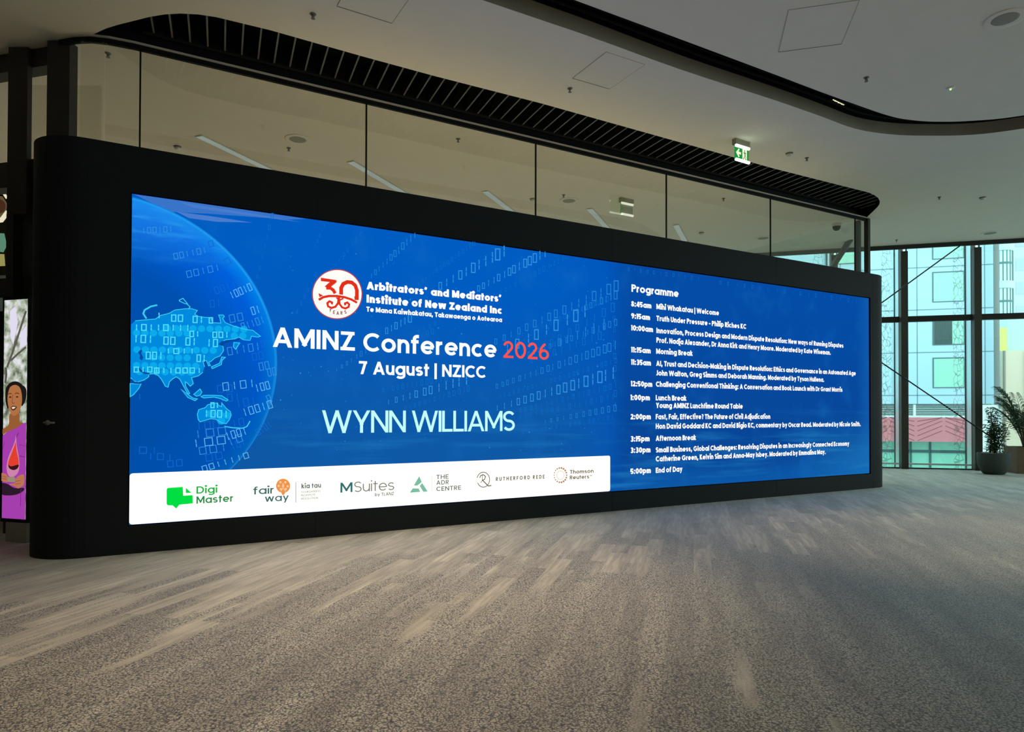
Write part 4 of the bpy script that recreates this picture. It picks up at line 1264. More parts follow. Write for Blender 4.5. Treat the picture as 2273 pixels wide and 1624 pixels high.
tpart('neck', (150, 92, 50), lambda q: (q.poly(sm([tz(*p) for p in [(125, 530), (235, 530), (245, 625), (285, 640), (200, 700), (100, 745), (40, 775), (35, 720), (110, 660)]]))), 4, fig)
tpart('face', (176, 112, 68), lambda q: (q.poly(sm([tz(*p) for p in [(118, 235), (150, 195), (200, 185), (245, 215), (268, 290), (272, 380), (255, 460), (225, 525), (180, 555), (140, 530), (110, 450), (98, 340)]]))), 5, fig)
tpart('face_detail', (70, 36, 26), lambda q: (q.stroke([tz(*p) for p in [(108, 296), (130, 284), (150, 292)]], 1.6), q.stroke([tz(*p) for p in [(188, 290), (215, 280), (240, 292)]], 1.6), q.ell(*tz(132, 330), 2.8, 1.8, 10), q.ell(*tz(215, 328), 2.8, 1.8, 10),
                                              q.stroke([tz(*p) for p in [(166, 300), (152, 390), (166, 408), (186, 400)]], 1.0), q.poly([tz(*p) for p in [(138, 452), (165, 434), (205, 440), (212, 455), (185, 486), (160, 490), (145, 475)]])), 6, fig)
tpart('smile', (240, 224, 208), lambda q: q.poly([tz(*p) for p in [(150, 455), (170, 446), (200, 450), (180, 470), (160, 472)]]), 7, fig)
tpart('sari_fold', (118, 34, 128), lambda q: (q.stroke([tz(*p) for p in [(230, 760), (205, 800), (165, 950), (90, 1130)]], 2.2), q.stroke([tz(*p) for p in [(238, 1035), (300, 1050)]], 1.6), q.stroke([tz(*p) for p in [(255, 1430), (250, 1640)]], 1.6), q.stroke([tz(*p) for p in [(235, 900), (300, 915)]], 1.0), q.stroke([tz(*p) for p in [(60, 870), (35, 960)]], 1.2)), 3, fig)
tpart('waist_shadow', (44, 26, 44), lambda q: q.poly(sm([tz(*p) for p in [(20, 1370), (90, 1370), (180, 1420), (290, 1420), (280, 1460), (200, 1500), (100, 1510), (20, 1490)]])), 3, fig)
tpart('award', (206, 132, 170), lambda q: q.poly(sm([tz(*p) for p in [(205, 790), (212, 900), (240, 1060), (245, 1160), (225, 1240), (170, 1285), (115, 1270), (92, 1180), (110, 1060), (160, 940), (190, 860)]])), 8, fig)
tpart('award_drop', (226, 64, 46), lambda q: q.poly(sm([tz(*p) for p in [(200, 870), (215, 980), (238, 1090), (232, 1160), (190, 1190), (130, 1170), (112, 1120), (150, 1010), (185, 920)]])), 9, fig)
tpart('award_foot', (56, 20, 24), lambda q: q.poly(sm([tz(*p) for p in [(115, 1140), (150, 1160), (238, 1140), (225, 1185), (180, 1205), (130, 1185)]])), 10, fig)
tpart('hand', (186, 116, 84), lambda q: (q.poly(sm([tz(*p) for p in [(20, 1245), (80, 1250), (105, 1285), (110, 1345), (60, 1345), (20, 1320)]])), q.poly(sm([tz(*p) for p in [(300, 1260), (235, 1275), (195, 1320), (190, 1360), (120, 1375), (190, 1400), (230, 1425), (275, 1400), (300, 1370)]]))), 8, fig)
tpart('finger_line', (110, 58, 44), lambda q: (q.stroke([tz(*p) for p in [(30, 1275), (95, 1290)]], 0.8), q.stroke([tz(*p) for p in [(30, 1300), (95, 1318)]], 0.8), q.stroke([tz(*p) for p in [(200, 1340), (260, 1330)]], 0.8), q.stroke([tz(*p) for p in [(195, 1370), (260, 1365)]], 0.8)), 9, fig)
tpart('award_base', (150, 140, 112), lambda q: q.poly([tz(*p) for p in [(105, 1285), (185, 1285), (200, 1300), (195, 1350), (110, 1345)]]), 11, fig)

# ================================================================== CEILING FITTINGS
SPR = MB()
SPR.lathe([(0.045, -0.008), (0.045, 0.0)], 18); SPR.lathe([(0.012, -0.05), (0.016, -0.008)], 10)
SPR.tube([(-0.016, 0, -0.012), (-0.020, 0, -0.045), (-0.006, 0, -0.062)], 0.004, 6); SPR.tube([(0.016, 0, -0.012), (0.020, 0, -0.045), (0.006, 0, -0.062)], 0.004, 6)
DEF = MB(); DEF.lathe([(0.030, -0.068), (0.030, -0.063)], 14)
spr_list = [((695, 31), 'sprinkler on the ceiling near the top edge, above the left half of the slatted slot'), ((1265, 196), 'sprinkler between the slatted slot and the middle ceiling hatch'),
            ((1923, 172), 'sprinkler on the near ceiling right of the curved slot'), ((1791, 350), 'sprinkler right of the smoke detector beside the exit sign'),
            ((2085, 437), 'faint sprinkler on the ceiling left of the far right detector'), ((1017, 308), 'sprinkler seen through the second wide glass pane'),
            ((641, 328), 'sprinkler beside the round speaker seen through the first wide glass pane'), ((1606, 440), 'sprinkler seen through the fourth wide glass pane'), ((1251, 432), 'sprinkler beside the speaker seen through the third wide glass pane'),
            ((240, 118), 'sprinkler seen through the narrow curved glass at the left'), ((1990, 532), 'sprinkler on the ceiling just above the windows')]
sp0 = None
for (px, py), lb in spr_list:
    p = on_z(px, py, CEIL)
    if sp0 is None:
        sp0 = empty('sprinkler', p, 0, lb, 'sprinkler', 'ceiling sprinklers')
        SPR.v = [(x * .78, y * .78, z * .8) for x, y, z in SPR.v]; DEF.v = [(x * .78, y * .78, z * .8) for x, y, z in DEF.v]
        SPR.build('body', M_GREYP, sp0, True); DEF.build('deflector', M_GREYP, sp0)
    else: dup(sp0, p, random.uniform(0, 3), lb)

DET = MB(); DET.lathe([(0.055, -0.018), (0.062, 0.0)], 24)
DET2 = MB(); DET2.lathe([(0.0, -0.060), (0.030, -0.058), (0.046, -0.045), (0.050, -0.018)], 24)
dt0 = None
for (px, py), lb in (((1752, 340), 'white smoke detector on the ceiling right of the exit sign'), ((2181, 438), 'white smoke detector on the far right ceiling above the windows'),
                     ((394, 325), 'smoke detector seen through glass above the left end of the display wall'), ((1182, 441), 'smoke detector seen at the glass joint right of the middle'),
                     ((1557, 516), 'smoke detector seen through glass right of the last light streak')):
    p = on_z(px, py, CEIL)
    if dt0 is None:
        dt0 = empty('smoke_detector', p, 0, lb, 'smoke detector', 'smoke detectors')
        DET.build('base_plate', M_GREYP, dt0, True); DET2.build('dome', M_WHITE, dt0, True)
    else: dup(dt0, p, 0, lb)

# detector with a green light
p = on_z(2110, 195, CEIL)
d3 = empty('ceiling_sensor', p, 0, 'small white ceiling sensor with a lit green light', 'sensor')
b = MB(); b.lathe([(0.05, -0.012), (0.06, 0.0)], 24); b.build('base_plate', M_CEIL, d3, True)
b = MB(); b.lathe([(0.0, -0.032), (0.010, -0.03), (0.014, -0.012)], 12); b.build('indicator_light', emat('green_led', (200, 255, 170), 1.3), d3, True)

spk0 = None
m_grille = noise_mat('speaker_grille', (150, 148, 138), (164, 160, 150), 220, 0.7)
for (px, py), r, lb in (((2231, 41), 0.21, 'large round speaker grille in the near ceiling at the top right corner'), ((661, 309), 0.21, 'round speaker grille seen through the first wide glass pane'),
                        ((1263, 445), 0.21, 'round speaker grille seen through the third wide glass pane'), ((1694, 528), 0.21, 'round speaker grille seen at the fifth glass joint'), ((2198, 517), 0.21, 'round speaker grille on the ceiling above the right windows')):
    p = on_z(px, py, CEIL)
    if spk0 is None:
        spk0 = empty('ceiling_speaker', p, 0, lb, 'speaker', 'ceiling speakers')
        b = MB(); b.lathe([(0.0, -0.010), (r * 0.5, -0.009), (r * 0.93, -0.006)], 40); b.build('grille', m_grille, spk0, True)
        b = MB(); b.lathe([(r * 0.93, -0.008), (r, -0.006), (r, 0.0)], 40); b.build('rim', M_CEIL, spk0, True)
    else: dup(spk0, p, 0, lb)

# dome camera behind the glass
p = on_z(1857, 497, CEIL)
dc = empty('dome_camera', p, 0, 'black dome security camera on the ceiling behind the right end of the glass', 'camera')
b = MB(); b.lathe([(0.10, -0.06), (0.11, 0.0)], 24); b.build('mount', M_WHITE, dc, True)
b = MB(); b.lathe([(0.0, -0.165), (0.05, -0.15), (0.085, -0.11), (0.095, -0.06)], 24); b.build('dome', mat('black_dome', (12, 12, 14), 0.15), dc, True)

# access hatches : flush panels with a dark line round them
def hatch(corners, lb):
    c = [on_z(x, y, CEIL) for x, y in corners]
    ctr = (c[0] + c[1] + c[2] + c[3]) / 4
    h = empty('ceiling_hatch', ctr, 0, lb, 'hatch', 'ceiling hatches')
    bb = MB(); q = [(p - ctr) for p in c]
    bb.add([(p.x, p.y, -0.003) for p in q] + [(p.x, p.y, 0.0) for p in q], [(0, 1, 2, 3), (0, 4, 5, 1), (1, 5, 6, 2), (2, 6, 7, 3), (3, 7, 4, 0)])
    bb.build('panel', M_CEIL, h)
    g = MB()
    for i in range(4):
        a_, c_ = q[i], q[(i + 1) % 4]; t = (c_ - a_).normalized(); nn = Vector((-t.y, t.x, 0)) * 0.005
        g.add([(a_ + nn)[:2] + (-0.004,), (a_ - nn)[:2] + (-0.004,), (c_ - nn)[:2] + (-0.004,), (c_ + nn)[:2] + (-0.004,)], [(0, 1, 2, 3)])
    g.build('gap_line', mat('hatch_gap', (120, 112, 96), 0.9), h)


def par(a_, b_, side):
    """fourth corner of a square-ish hatch from its visible edge (photo positions) and depth towards us"""
    A, B = on_z(*a_, CEIL), on_z(*b_, CEIL); t = (B - A); n_ = Vector((t.y, -t.x, 0)).normalized() * side
    return A, B, B + n_, A + n_


def hatch3(P, lb):
    ctr = (P[0] + P[2]) / 2
    h = empty('ceiling_hatch', ctr, 0, lb, 'hatch', 'ceiling hatches'); q = [p - ctr for p in P]
    bb = MB(); bb.add([(p.x, p.y, -0.003) for p in q] + [(p.x, p.y, 0.0) for p in q], [(0, 1, 2, 3), (0, 4, 5, 1), (1, 5, 6, 2), (2, 6, 7, 3), (3, 7, 4, 0)])
    bb.build('panel', M_CEIL, h)
    g = MB()
    for i in range(4):
        a_, c_ = q[i], q[(i + 1) % 4]; t = (c_ - a_).normalized(); nn = Vector((-t.y, t.x, 0)) * (0.0055 if i == 0 else 0.002)
        g.add([tuple((a_ + nn)[:2]) + (-0.0045,), tuple((a_ - nn)[:2]) + (-0.0045,), tuple((c_ - nn)[:2]) + (-0.0045,), tuple((c_ + nn)[:2]) + (-0.0045,)], [(0, 1, 2, 3)])
    g.build('gap_line', mat('hatch_gap', (120, 112, 96), 0.9), h)


hatch3(par((748, 13), (870, 51), 0.9), 'square ceiling hatch at the top edge left of the curved slot')
hatch3(par((1271, 173), (1353, 197), 0.75), 'square ceiling hatch between the slatted slot and the curved slot')
hatch3(par((1728, 115), (1868, 97), 0.9), 'square ceiling hatch on the near ceiling right of the curved slot')

# streaks of light on the ceiling behind the glass, modelled as faintly glowing strips
m_streak = noise_mat('streak_pale', (246, 246, 240), (250, 250, 246), 6, 0.8)
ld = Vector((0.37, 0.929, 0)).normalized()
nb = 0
streak_lbl = ['leftmost pale light streak on the ceiling behind the glass', 'second pale light streak from the left behind the glass', 'third pale light streak, left of the middle glass joint', 'fourth pale light streak, just left of the blank exit sign back', 'rightmost pale light streak behind the glass']
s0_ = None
for (px, py), lb in zip(((440, 300), (777, 357), (1076, 423), (1308, 462), (1500, 498)), streak_lbl):
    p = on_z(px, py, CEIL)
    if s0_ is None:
        p = p - Vector((0, 0, 0.003)); s0_ = empty('light_streak', p, math.atan2(ld.y, ld.x), lb, 'light', 'modelled ceiling light streaks')
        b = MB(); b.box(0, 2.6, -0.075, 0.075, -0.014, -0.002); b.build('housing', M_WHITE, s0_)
        b = MB(); b.box(0.02, 2.58, -0.065, 0.065, -0.016, -0.0125); b.build('streak_face', emat('streak_glow', (146, 156, 148), 1.0), s0_)
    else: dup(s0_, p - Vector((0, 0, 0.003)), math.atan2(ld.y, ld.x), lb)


# ---------- exit signs
def exit_sign(px, py, lb, front=True, k=1.0):
    p = on_z(px, py, CEIL)
    r = empty('exit_sign', p, TH + 0.03, lb, 'sign', 'exit signs')
    w2 = 0.16
    bb = MB(); bb.box(-w2 - 0.012, w2 + 0.012, -0.03, 0.05, -0.095, 0.0); bb.build('housing', mat('sign_housing', (150, 146, 126), 0.5), r)
    bb = MB(); bb.tube([(-w2, -0.02, -0.115), (w2, -0.02, -0.115)], 0.024, 12); bb.tube([(-w2, -0.02, -0.345), (w2, -0.02, -0.345)], 0.024, 12)
    bb.build('light_bar', emat('sign_bar_glow', (240, 255, 226), 3.0, True) if front else emat('sign_bar_dim', (236, 240, 214), 1.0), r, True)
    bb = MB(); bb.box(-w2, w2, -0.012, 0.012, -0.345, -0.10)
    if not front:
        bb.build('sign_plate', mat('sign_back', (170, 172, 150), 0.4), r); return r
    bb.build('sign_plate', emat('sign_green', (22, 150, 62), 0.95), r)
    aa = Art(lambda x, z: (x, z), -0.0135)
    # arrow
    aa.poly([(-0.150, -0.225), (-0.085, -0.150), (-0.062, -0.168), (-0.090, -0.205), (-0.030, -0.205), (-0.030, -0.245), (-0.090, -0.245), (-0.062, -0.282), (-0.085, -0.300)])
    aa.poly([(0.005, -0.330), (0.115, -0.330), (0.115, -0.135), (0.005, -0.135)])
    aa.build('arrow_and_door', emat('sign_pale', (240, 246, 206), 1.1), r)
    aa = Art(lambda x, z: (x, z), -0.0145)
    aa.ell(0.060, -0.165, 0.012, 0.012, 14, True)
    aa.ribbon([(0.062, -0.182), (0.068, -0.235)], 0.022)
    aa.ribbon([(0.066, -0.190), (0.040, -0.205), (0.022, -0.196)], 0.009); aa.ribbon([(0.068, -0.190), (0.088, -0.210), (0.098, -0.200)], 0.009)
    aa.ribbon([(0.066, -0.232), (0.055, -0.270), (0.032, -0.300), (0.030, -0.322)], 0.013); aa.ribbon([(0.070, -0.232), (0.084, -0.268), (0.080, -0.300), (0.102, -0.308)], 0.012)
    aa.build('running_figure', emat('sign_figure', (60, 110, 50), 0.8), r)
    return r


exit_sign(1646, 312, 'lit green exit sign with a left arrow and running figure hanging from the ceiling', True)
exit_sign(1391, 441, 'blank back of an exit sign seen through the glass above the display wall', False)

# track spotlights in the curved slot (the glint)
p = on_z(1862, 214, CEIL + 0.12)
tl = empty('slot_downlight', p + Vector((0.05, 0.12, 0)), 0.6, 'small glinting light fitting inside the curved black ceiling slot', 'light')
b = MB(); b.box(-0.16, 0.16, -0.03, 0.03, -0.03, 0.06); b.build('body', M_BLACK, tl)
b = MB()
for i in range(7): b.box(-0.15 + i * 0.044, -0.122 + i * 0.044, -0.012, 0.0, -0.036 - 0.004 * (i % 2), -0.0305)
b.build('lamp', emat('slot_lamp', (250, 244, 190), 1.2), tl)

# ================================================================== FACADE (right)
a1, _ = on_facade(2008.5, 800, -0.2); a2, _ = on_facade(2172, 800, -0.2)
BAY = a2 - a1
ZT = on_facade(2090, 546, 0)[1]; ZTR = on_facade(2090, 706.5, 0)[1]
frit = bpy.data.materials.new('frit_lace'); frit.use_nodes = True
nt = frit.node_tree; N = nt.nodes; K = nt.links
pb_ = N['Principled BSDF']; pb_.inputs['Base Color'].default_value = (*lin((170, 188, 184)), 1); pb_.inputs['Roughness'].default_value = .6
tc = N.new('ShaderNodeTexCoord'); vo = N.new('ShaderNodeTexVoronoi'); vo.feature = 'DISTANCE_TO_EDGE'; vo.inputs['Scale'].default_value = 10
mp = N.new('ShaderNodeMapping'); mp.inputs['Scale'].default_value = (1.25, 1, 0.62)
nzz = N.new('ShaderNodeTexNoise'); nzz.inputs['Scale'].default_value = 2.4
K.new(tc.outputs['Object'], mp.inputs[0]); K.new(mp.outputs[0], vo.inputs['Vector']); K.new(tc.outputs['Object'], nzz.inputs['Vector'])
m1_ = N.new('ShaderNodeMapRange'); m1_.inputs[1].default_value = 0.35; m1_.inputs[2].default_value = 0.70; m1_.inputs[3].default_value = 0.02; m1_.inputs[4].default_value = 0.09
K.new(nzz.outputs['Fac'], m1_.inputs[0])
lt = N.new('ShaderNodeMath'); lt.operation = 'LESS_THAN'; K.new(vo.outputs['Distance'], lt.inputs[0]); K.new(m1_.outputs[0], lt.inputs[1])
tr = N.new('ShaderNodeBsdfTransparent'); mxs = N.new('ShaderNodeMixShader'); mu = N.new('ShaderNodeMath'); mu.operation = 'MULTIPLY'; mu.inputs[1].default_value = 0.50
K.new(lt.outputs[0], mu.inputs[0]); K.new(mu.outputs[0], mxs.inputs[0]); K.new(tr.outputs[0], mxs.inputs[1]); K.new(pb_.outputs[0], mxs.inputs[2])
K.new(mxs.outputs[0], N['Material Output'].inputs[0])
film = glass_mat('frit_film', (0.80, 0.86, 0.86), 0.03, 0.3)
RZF = math.atan2(FD.y, FD.x)
kmin = int(math.floor((A0 - a1) / BAY)) + 1; kmax = int((A1 - a1) / BAY)
wi = 2
fr0, _ = on_facade(2116, 800, 0.0); fr1, _ = on_facade(2139, 800, 0.0); fr2, _ = on_facade(2147, 800, 0.0)
for kk in range(kmin, kmax):
    root = empty('window_%d' % wi, FP(a1 + kk * BAY, 0), RZF, kind='structure'); wi += 1
    if kk == 0: root['label'] = 'full-height window bay between the two nearest visible posts'
    b = MB(); b.box(-0.085, 0.085, -0.20, -0.02, 0.0, CEIL - 0.12); b.build('post', M_POST, root)
    b = MB(); b.box(-0.085, 0.03, 0.05, 0.42, -0.5, CEIL + 0.4); b.build('outer_fin', M_ALU, root)
    b = MB(); b.box(-0.10, -0.0855, 0.40, 0.44, -0.5, ZT + 0.3); b.box(0.0855, 0.105, -0.03, 0.04, 0.0, ZT)
    b.box(0.10, BAY - 0.10, -0.10, 0.04, ZTR - 0.075, ZTR + 0.075); b.box(0.10, BAY - 0.10, -0.06, 0.04, 0.0, 0.03); b.build('frame', M_DARK, root)
    b = MB(); b.box(0.10, BAY - 0.10, -0.09, -0.03, 0.11, 0.155); b.build('low_rail', M_ALU, root)
    b = MB(); b.box(0.10, BAY - 0.10, 0.0, 0.012, 0.03, ZT); b.build('pane', M_WIN, root)
    x0, x1, x2 = fr0 - a1, fr1 - a1, fr2 - a1
    b = MB(); b.add([(x0, -0.004, 0.03), (x1, -0.004, 0.03), (x1, -0.004, ZT), (x0, -0.004, ZT)], [(0, 1, 2, 3)]); b.build('frit_pattern', frit, root)
    b = MB(); b.add([(x1, -0.004, 0.03), (x2, -0.004, 0.03), (x2, -0.004, ZT), (x1, -0.004, ZT)], [(0, 1, 2, 3)]); b.build('frit_film', film, root)
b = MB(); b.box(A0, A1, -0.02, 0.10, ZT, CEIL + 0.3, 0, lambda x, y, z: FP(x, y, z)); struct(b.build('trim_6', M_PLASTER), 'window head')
b = MB(); b.box(A0, A1, -0.44, -0.38, CEIL - 0.11, CEIL + 0.02, 0, lambda x, y, z: FP(x, y, z)); struct(b.build('trim_7', M_DARK), 'dark ceiling edge strip above the windows')

# brace rods in front of the posts
OFFB = -0.48
def rod(pa, pb, lb, OFFB=-0.48):
    qa = on_facade(*pa, OFFB); qb = on_facade(*pb, OFFB)
    A = FP(qa[0], OFFB, qa[1]); B = FP(qb[0], OFFB, qb[1])
    if B.z < 0.02: B = A + (B - A) * ((A.z - 0.02) / (A.z - B.z))
    bb = MB(); bb.tube([A, B], 0.017, 8); return tag(bb.build('brace_rod', M_CABLE), lb, 'rod', 'window brace rods')
rod((1800, 786), (2134, 543), 'thin dark brace rod rising to the right across the windows')
rod((1800, 698), (2214, 979), 'thin dark brace rod falling to the right across the windows', -0.40)

# portals for daylight
pd2 = bpy.data.lights.new('window_portal', 'AREA'); pd2.shape = 'RECTANGLE'; pd2.size = ROOM[2][1] - Y0R; pd2.size_y = CEIL; pd2.cycles.is_portal = True
po2 = bpy.data.objects.new('window_portal', pd2); COL.objects.link(po2)
po2.location = (ROOM[1][0] + 0.3, (ROOM[2][1] + Y0R) / 2, CEIL / 2); po2.rotation_euler = Vector((-1, 0, 0)).to_track_quat('-Z', 'Y').to_euler()
pd = bpy.data.lights.new('window_portal', 'AREA'); pd.shape = 'RECTANGLE'; pd.size = A1 - A0; pd.size_y = CEIL; pd.cycles.is_portal = True
po = bpy.data.objects.new('window_portal', pd); COL.objects.link(po)
po.location = FP((A0 + A1) / 2, 0.2, CEIL / 2); po.rotation_euler = (-FN).to_track_quat('-Z', 'Y').to_euler()

# ================================================================== OUTSIDE
BO = 13.0
def on_b(px, py, off=BO): return on_facade(px, py, off)
bld = empty('office_building', FP(0, BO), RZF, 'pale blue panelled building with square windows across the street', 'building')
m_panel = mat('pale_blue_panel', (176, 218, 234), 0.6)
m_joint = mat('panel_joint_grey', (120, 150, 165), 0.8)
m_rev = mat('window_reveal_dark', (92, 122, 130), 0.7)
m_pane = mat('green_window_glass', (160, 226, 206), 0.25)
m_pane2 = mat('pale_window_glass', (150, 205, 220), 0.25)
zb0 = on_b(2090, 896)[1]
x_r = on_b(2206, 700)[0]
b = MB(); b.box(-46, x_r, 0.0, 6.0, zb0, 12.5); b.build('panel_wall', m_panel, bld)
b = MB()
for px in (2036,):
    x = on_b(px, 800)[0]
    for k2 in range(-9, 2):
        xx = x + k2 * 3.12
        if xx < x_r: b.box(xx - 0.02, xx + 0.02, -0.004, 0.0, zb0, 12.5)
x = on_b(2186, 700)[0]; b.box(x - 0.02, x + 0.02, -0.004, 0, zb0, 12.5)
for py in (593, 687, 782, 877):
    z = on_b(2060, py)[1]; b.box(-46, x_r, -0.004, 0.0, z - 0.022, z + 0.022)
b.build('panel_joints', m_joint, bld)
WX0 = on_b(2072, 640)[0]; WX1 = on_b(2138.5, 640)[0]; wspan = 4.35
rows = [(500, 574, 0), (606, 669, 0), (713, 764, 1), (796, 859, 0)]
for k2 in range(-8, 1):
    for (ya, yb, cur) in rows:
        z1 = on_b(2072, ya)[1]; z0 = on_b(2072, yb)[1]
        xa = WX0 + k2 * wspan; xb = WX1 + k2 * wspan
        b = MB()
        b.box(xa - 0.05, xa, -0.02, 0.06, z0 - 0.04, z1 + 0.05); b.box(xb, xb + 0.02, -0.02, 0.06, z0 - 0.04, z1 + 0.05)
        b.box(xa, xb, -0.02, 0.06, z1, z1 + 0.05); b.box(xa, xb, -0.02, 0.06, z0 - 0.04, z0)
        wf = b.build('window', m_rev, bld)
        b = MB(); b.box(xa, xb, -0.010, -0.004, z0, z1); b.build('window_pane', m_pane if not cur or k2 != 0 else m_pane, wf)
        if cur:
            b = MB(); xm = xa + (xb - xa) * 0.62; nn = 12
            for j in range(nn):
                u0 = xa + (xm - xa) * j / nn; u1 = xa + (xm - xa) * (j + 1) / nn
                b.add([(u0, -0.02, z0), ((u0 + u1) / 2, -0.05, z0), ((u0 + u1) / 2, -0.05, z1), (u0, -0.02, z1)], [(0, 1, 2, 3)]); b.add([((u0 + u1) / 2, -0.05, z0), (u1, -0.02, z0), (u1, -0.02, z1), ((u0 + u1) / 2, -0.05, z1)], [(0, 1, 2, 3)])
            b.build('curtain', mat('grey_curtain', (84, 108, 108), 0.9), wf)
# louvre band, red band, ground glazing
zl1, zl0 = on_b(2060, 897)[1], on_b(2060, 924)[1]
zr1, zr0 = on_b(2060, 926)[1], on_b(2060, 980)[1]
b = MB(); b.box(-46, x_r, 0.25, 0.4, zl0, zl1); b.build('louvre_backing', mat('louvre_grey', (120, 150, 150), .7), bld)
b = MB()
nl = 7
for j in range(nl):
    z = zl0 + (zl1 - zl0) * (j + .5) / nl; b.box(-46, x_r, 0.10, 0.24, z - 0.02, z + 0.02)
b.build('louvre_blades', mat('louvre_pale', (176, 205, 205), .6), bld)
b = MB(); x = on_b(2031, 910)[0]
for k2 in range(-9, 2):
    if x + k2 * 4.4 < x_r: b.box(x + k2 * 4.4 - 0.05, x + k2 * 4.4 + 0.05, 0.05, 0.24, zl0, zl1)
b.box(-46, x_r, 0.0, 0.25, zr1, zl0 + 0.02); b.build('louvre_post', mat('white_metal', (220, 236, 236), .5), bld)
b = MB(); b.box(-46, x_r, 0.0, 0.4, zr0, zr1); b.build('red_band', mat('dusty_red_panel', (208, 132, 142), .7), bld)
b = MB()
xs0 = on_b(2033, 950)[0]; xs1 = on_b(2095, 950)[0]; hw = (xs1 - xs0)
for k2 in range(-8, 3):
    for j in range(5):
        up_ = (k2 % 2 == 0)
        za = zr0 + (zr1 - zr0) * (0.02 + 0.2 * j); dz = (zr1 - zr0) * 0.42
        xa = xs0 + k2 * hw + .06; xb = xa + hw - .12
        z_a, z_b = (za, za + dz) if up_ else (za + dz, za)
        z_a, z_b = min(max(z_a, zr0 + .02), zr1 - .02), min(max(z_b, zr0 + .02), zr1 - .02)
        if abs(z_a - z_b) > 0.1 and xb < x_r:
            b.add([(xa, -0.004, z_a), (xb, -0.004, z_b), (xb, -0.004, z_b + 0.035), (xa, -0.004, z_a + 0.035)], [(0, 1, 2, 3)])
b.build('chevron_joints', mat('chevron_dark', (150, 88, 96), .8), bld)
zg = -3.2
b = MB(); b.box(-46, x_r, 0.5, 0.6, zg, zr0); b.build('ground_glazing', mat('teal_glazing', (130, 214, 190), .25), bld)
b = MB()
for px in (2029, 2073):
    x = on_b(px, 1000)[0]
    for k2 in range(-8, 3):
        if x + k2 * 4.2 < x_r: b.box(x + k2 * 4.2 - .035, x + k2 * 4.2 + .035, 0.44, 0.5, zg, zr0)
for py in (1001, 1004): z = on_b(2060, py)[1]; b.box(-46, x_r, 0.44, 0.5, z - .03, z + .03)
b.build('glazing_bars', mat('glazing_bar', (58, 96, 100), .6), bld)

# round glass tower to the right, further away
BO2 = 70.0
def on_t(px, py): return on_facade(px, py, BO2)
tx0 = on_t(2205, 700)[0]; tx1 = on_t(2256, 700)[0]
tw = empty('glass_tower', FP((tx0 + tx1) / 2, BO2 + 1.0), RZF, 'round-cornered glass tower with grey balcony bands beyond the pale building', 'building')
rad = (tx1 - tx0) / 2 * 1.05
bands = [(545, 500), (640, 622), (718, 706)]
b = MB(); b.lathe([(rad * 0.93, -3.2), (rad * 0.93, 32)], 40); b.build('glass_wall', mat('tower_glass', (190, 236, 232), .25), tw, True)
b = MB()
for y0, y1 in ((556, 520), (640, 623), (722, 704)):
    z0 = on_t(2230, y0)[1]; z1 = on_t(2230, y1)[1]; b.lathe([(rad * .9, z0), (rad * 1.03, z0 + .05), (rad * 1.03, z1), (rad * .9, z1)], 40)
b.build('balcony_band', mat('band_grey', (176, 200, 196), .7), tw)
b = MB()
for j in range(18):
    t = 2 * math.pi * j / 18; b.box(-.05, .05, -.05, .05, -3.2, 32, 0, lambda x, y, z: (x + rad * .94 * math.cos(t), y + rad * .94 * math.sin(t), z))
b.build('mullions', mat('tower_mullion', (80, 120, 120), .6), tw)
b = MB()
for py in (583, 668): z = on_t(2230, py)[1]; b.lathe([(rad * .94, z - .12), (rad * .965, z - .12), (rad * .965, z + .12), (rad * .94, z + .12)], 40)
b.build('rails', mat('tower_mullion', (80, 120, 120), .6), tw)
# beige ribbed building in front of the tower base
bx0 = on_facade(2222, 850, 16)[0]
bb_ = empty('beige_building', FP(bx0, 16), RZF, 'beige building with tall vertical ribs at the far right outside', 'building')
zt_ = on_facade(2240, 778, 16)[1]
b = MB(); b.box(0, 14, 0, 4, -3.2, zt_); b.build('ribbed_wall', mat('beige_render', (226, 214, 190), .8), bb_)
b = MB()
for j in range(16): b.box(j * .9 - .03 + .12, j * .9 + .03 + .12, -0.12, 0.0, -3.2, zt_)
b.build('rib', mat('rib_dark', (158, 154, 142), .8), bb_)
b = MB(); zy = on_facade(2240, 724, 16)[1]; b.box(0.05, 0.45, 0.5, 0.6, zt_, zy); b.build('yellow_panel', mat('yellow_glass', (224, 226, 120), .4), bb_)
b = MB(); b.box(0.5, 14, 0.6, 4.0, zt_, zy + 0.6); b.build('upper_glazing', mat('upper_glass', (186, 214, 206), .3), bb_)
# white service cabinet outside
q0 = on_facade(2178, 981, 8.0); q1 = on_facade(2226, 898, 8.0)
cb = empty('white_cabinet', FP(q0[0], 8.0, 0), RZF, 'white boxy cabinet outside behind the potted plants', 'cabinet')
b = MB(); b.box(0, (q1[0] - q0[0]) * .80, 0, 1.0, -3.2, q1[1]); b.box((q1[0] - q0[0]) * .82, q1[0] - q0[0], 0.1, 1.0, -3.2, q1[1] - .15); b.build('cabinet_body', mat('white_cladding', (226, 240, 240), .5), cb)
b = MB(); b.tube([(0.5, -0.01, q1[1] - .22), (0.45, -0.01, q1[1] - .3), (0.52, -0.01, q1[1] - .36), (0.62, -0.01, q1[1] - .32)], .02, 6); b.build('cabinet_mark', mat('cabinet_mark', (150, 180, 180), .6), cb)
# drain pipe between pale building and beige building
qd = on_facade(2212, 700, BO - 0.4)
dp = MB(); pts = [FP(qd[0], BO - .4, -3.2), FP(qd[0], BO - .4, 9.5)]
dp.tube(pts, 0.11, 10)
tag(dp.build('drain_pipe', mat('pipe_grey', (120, 132, 130), .6)), 'dark vertical drain pipe at the corner of the pale building', 'pipe')
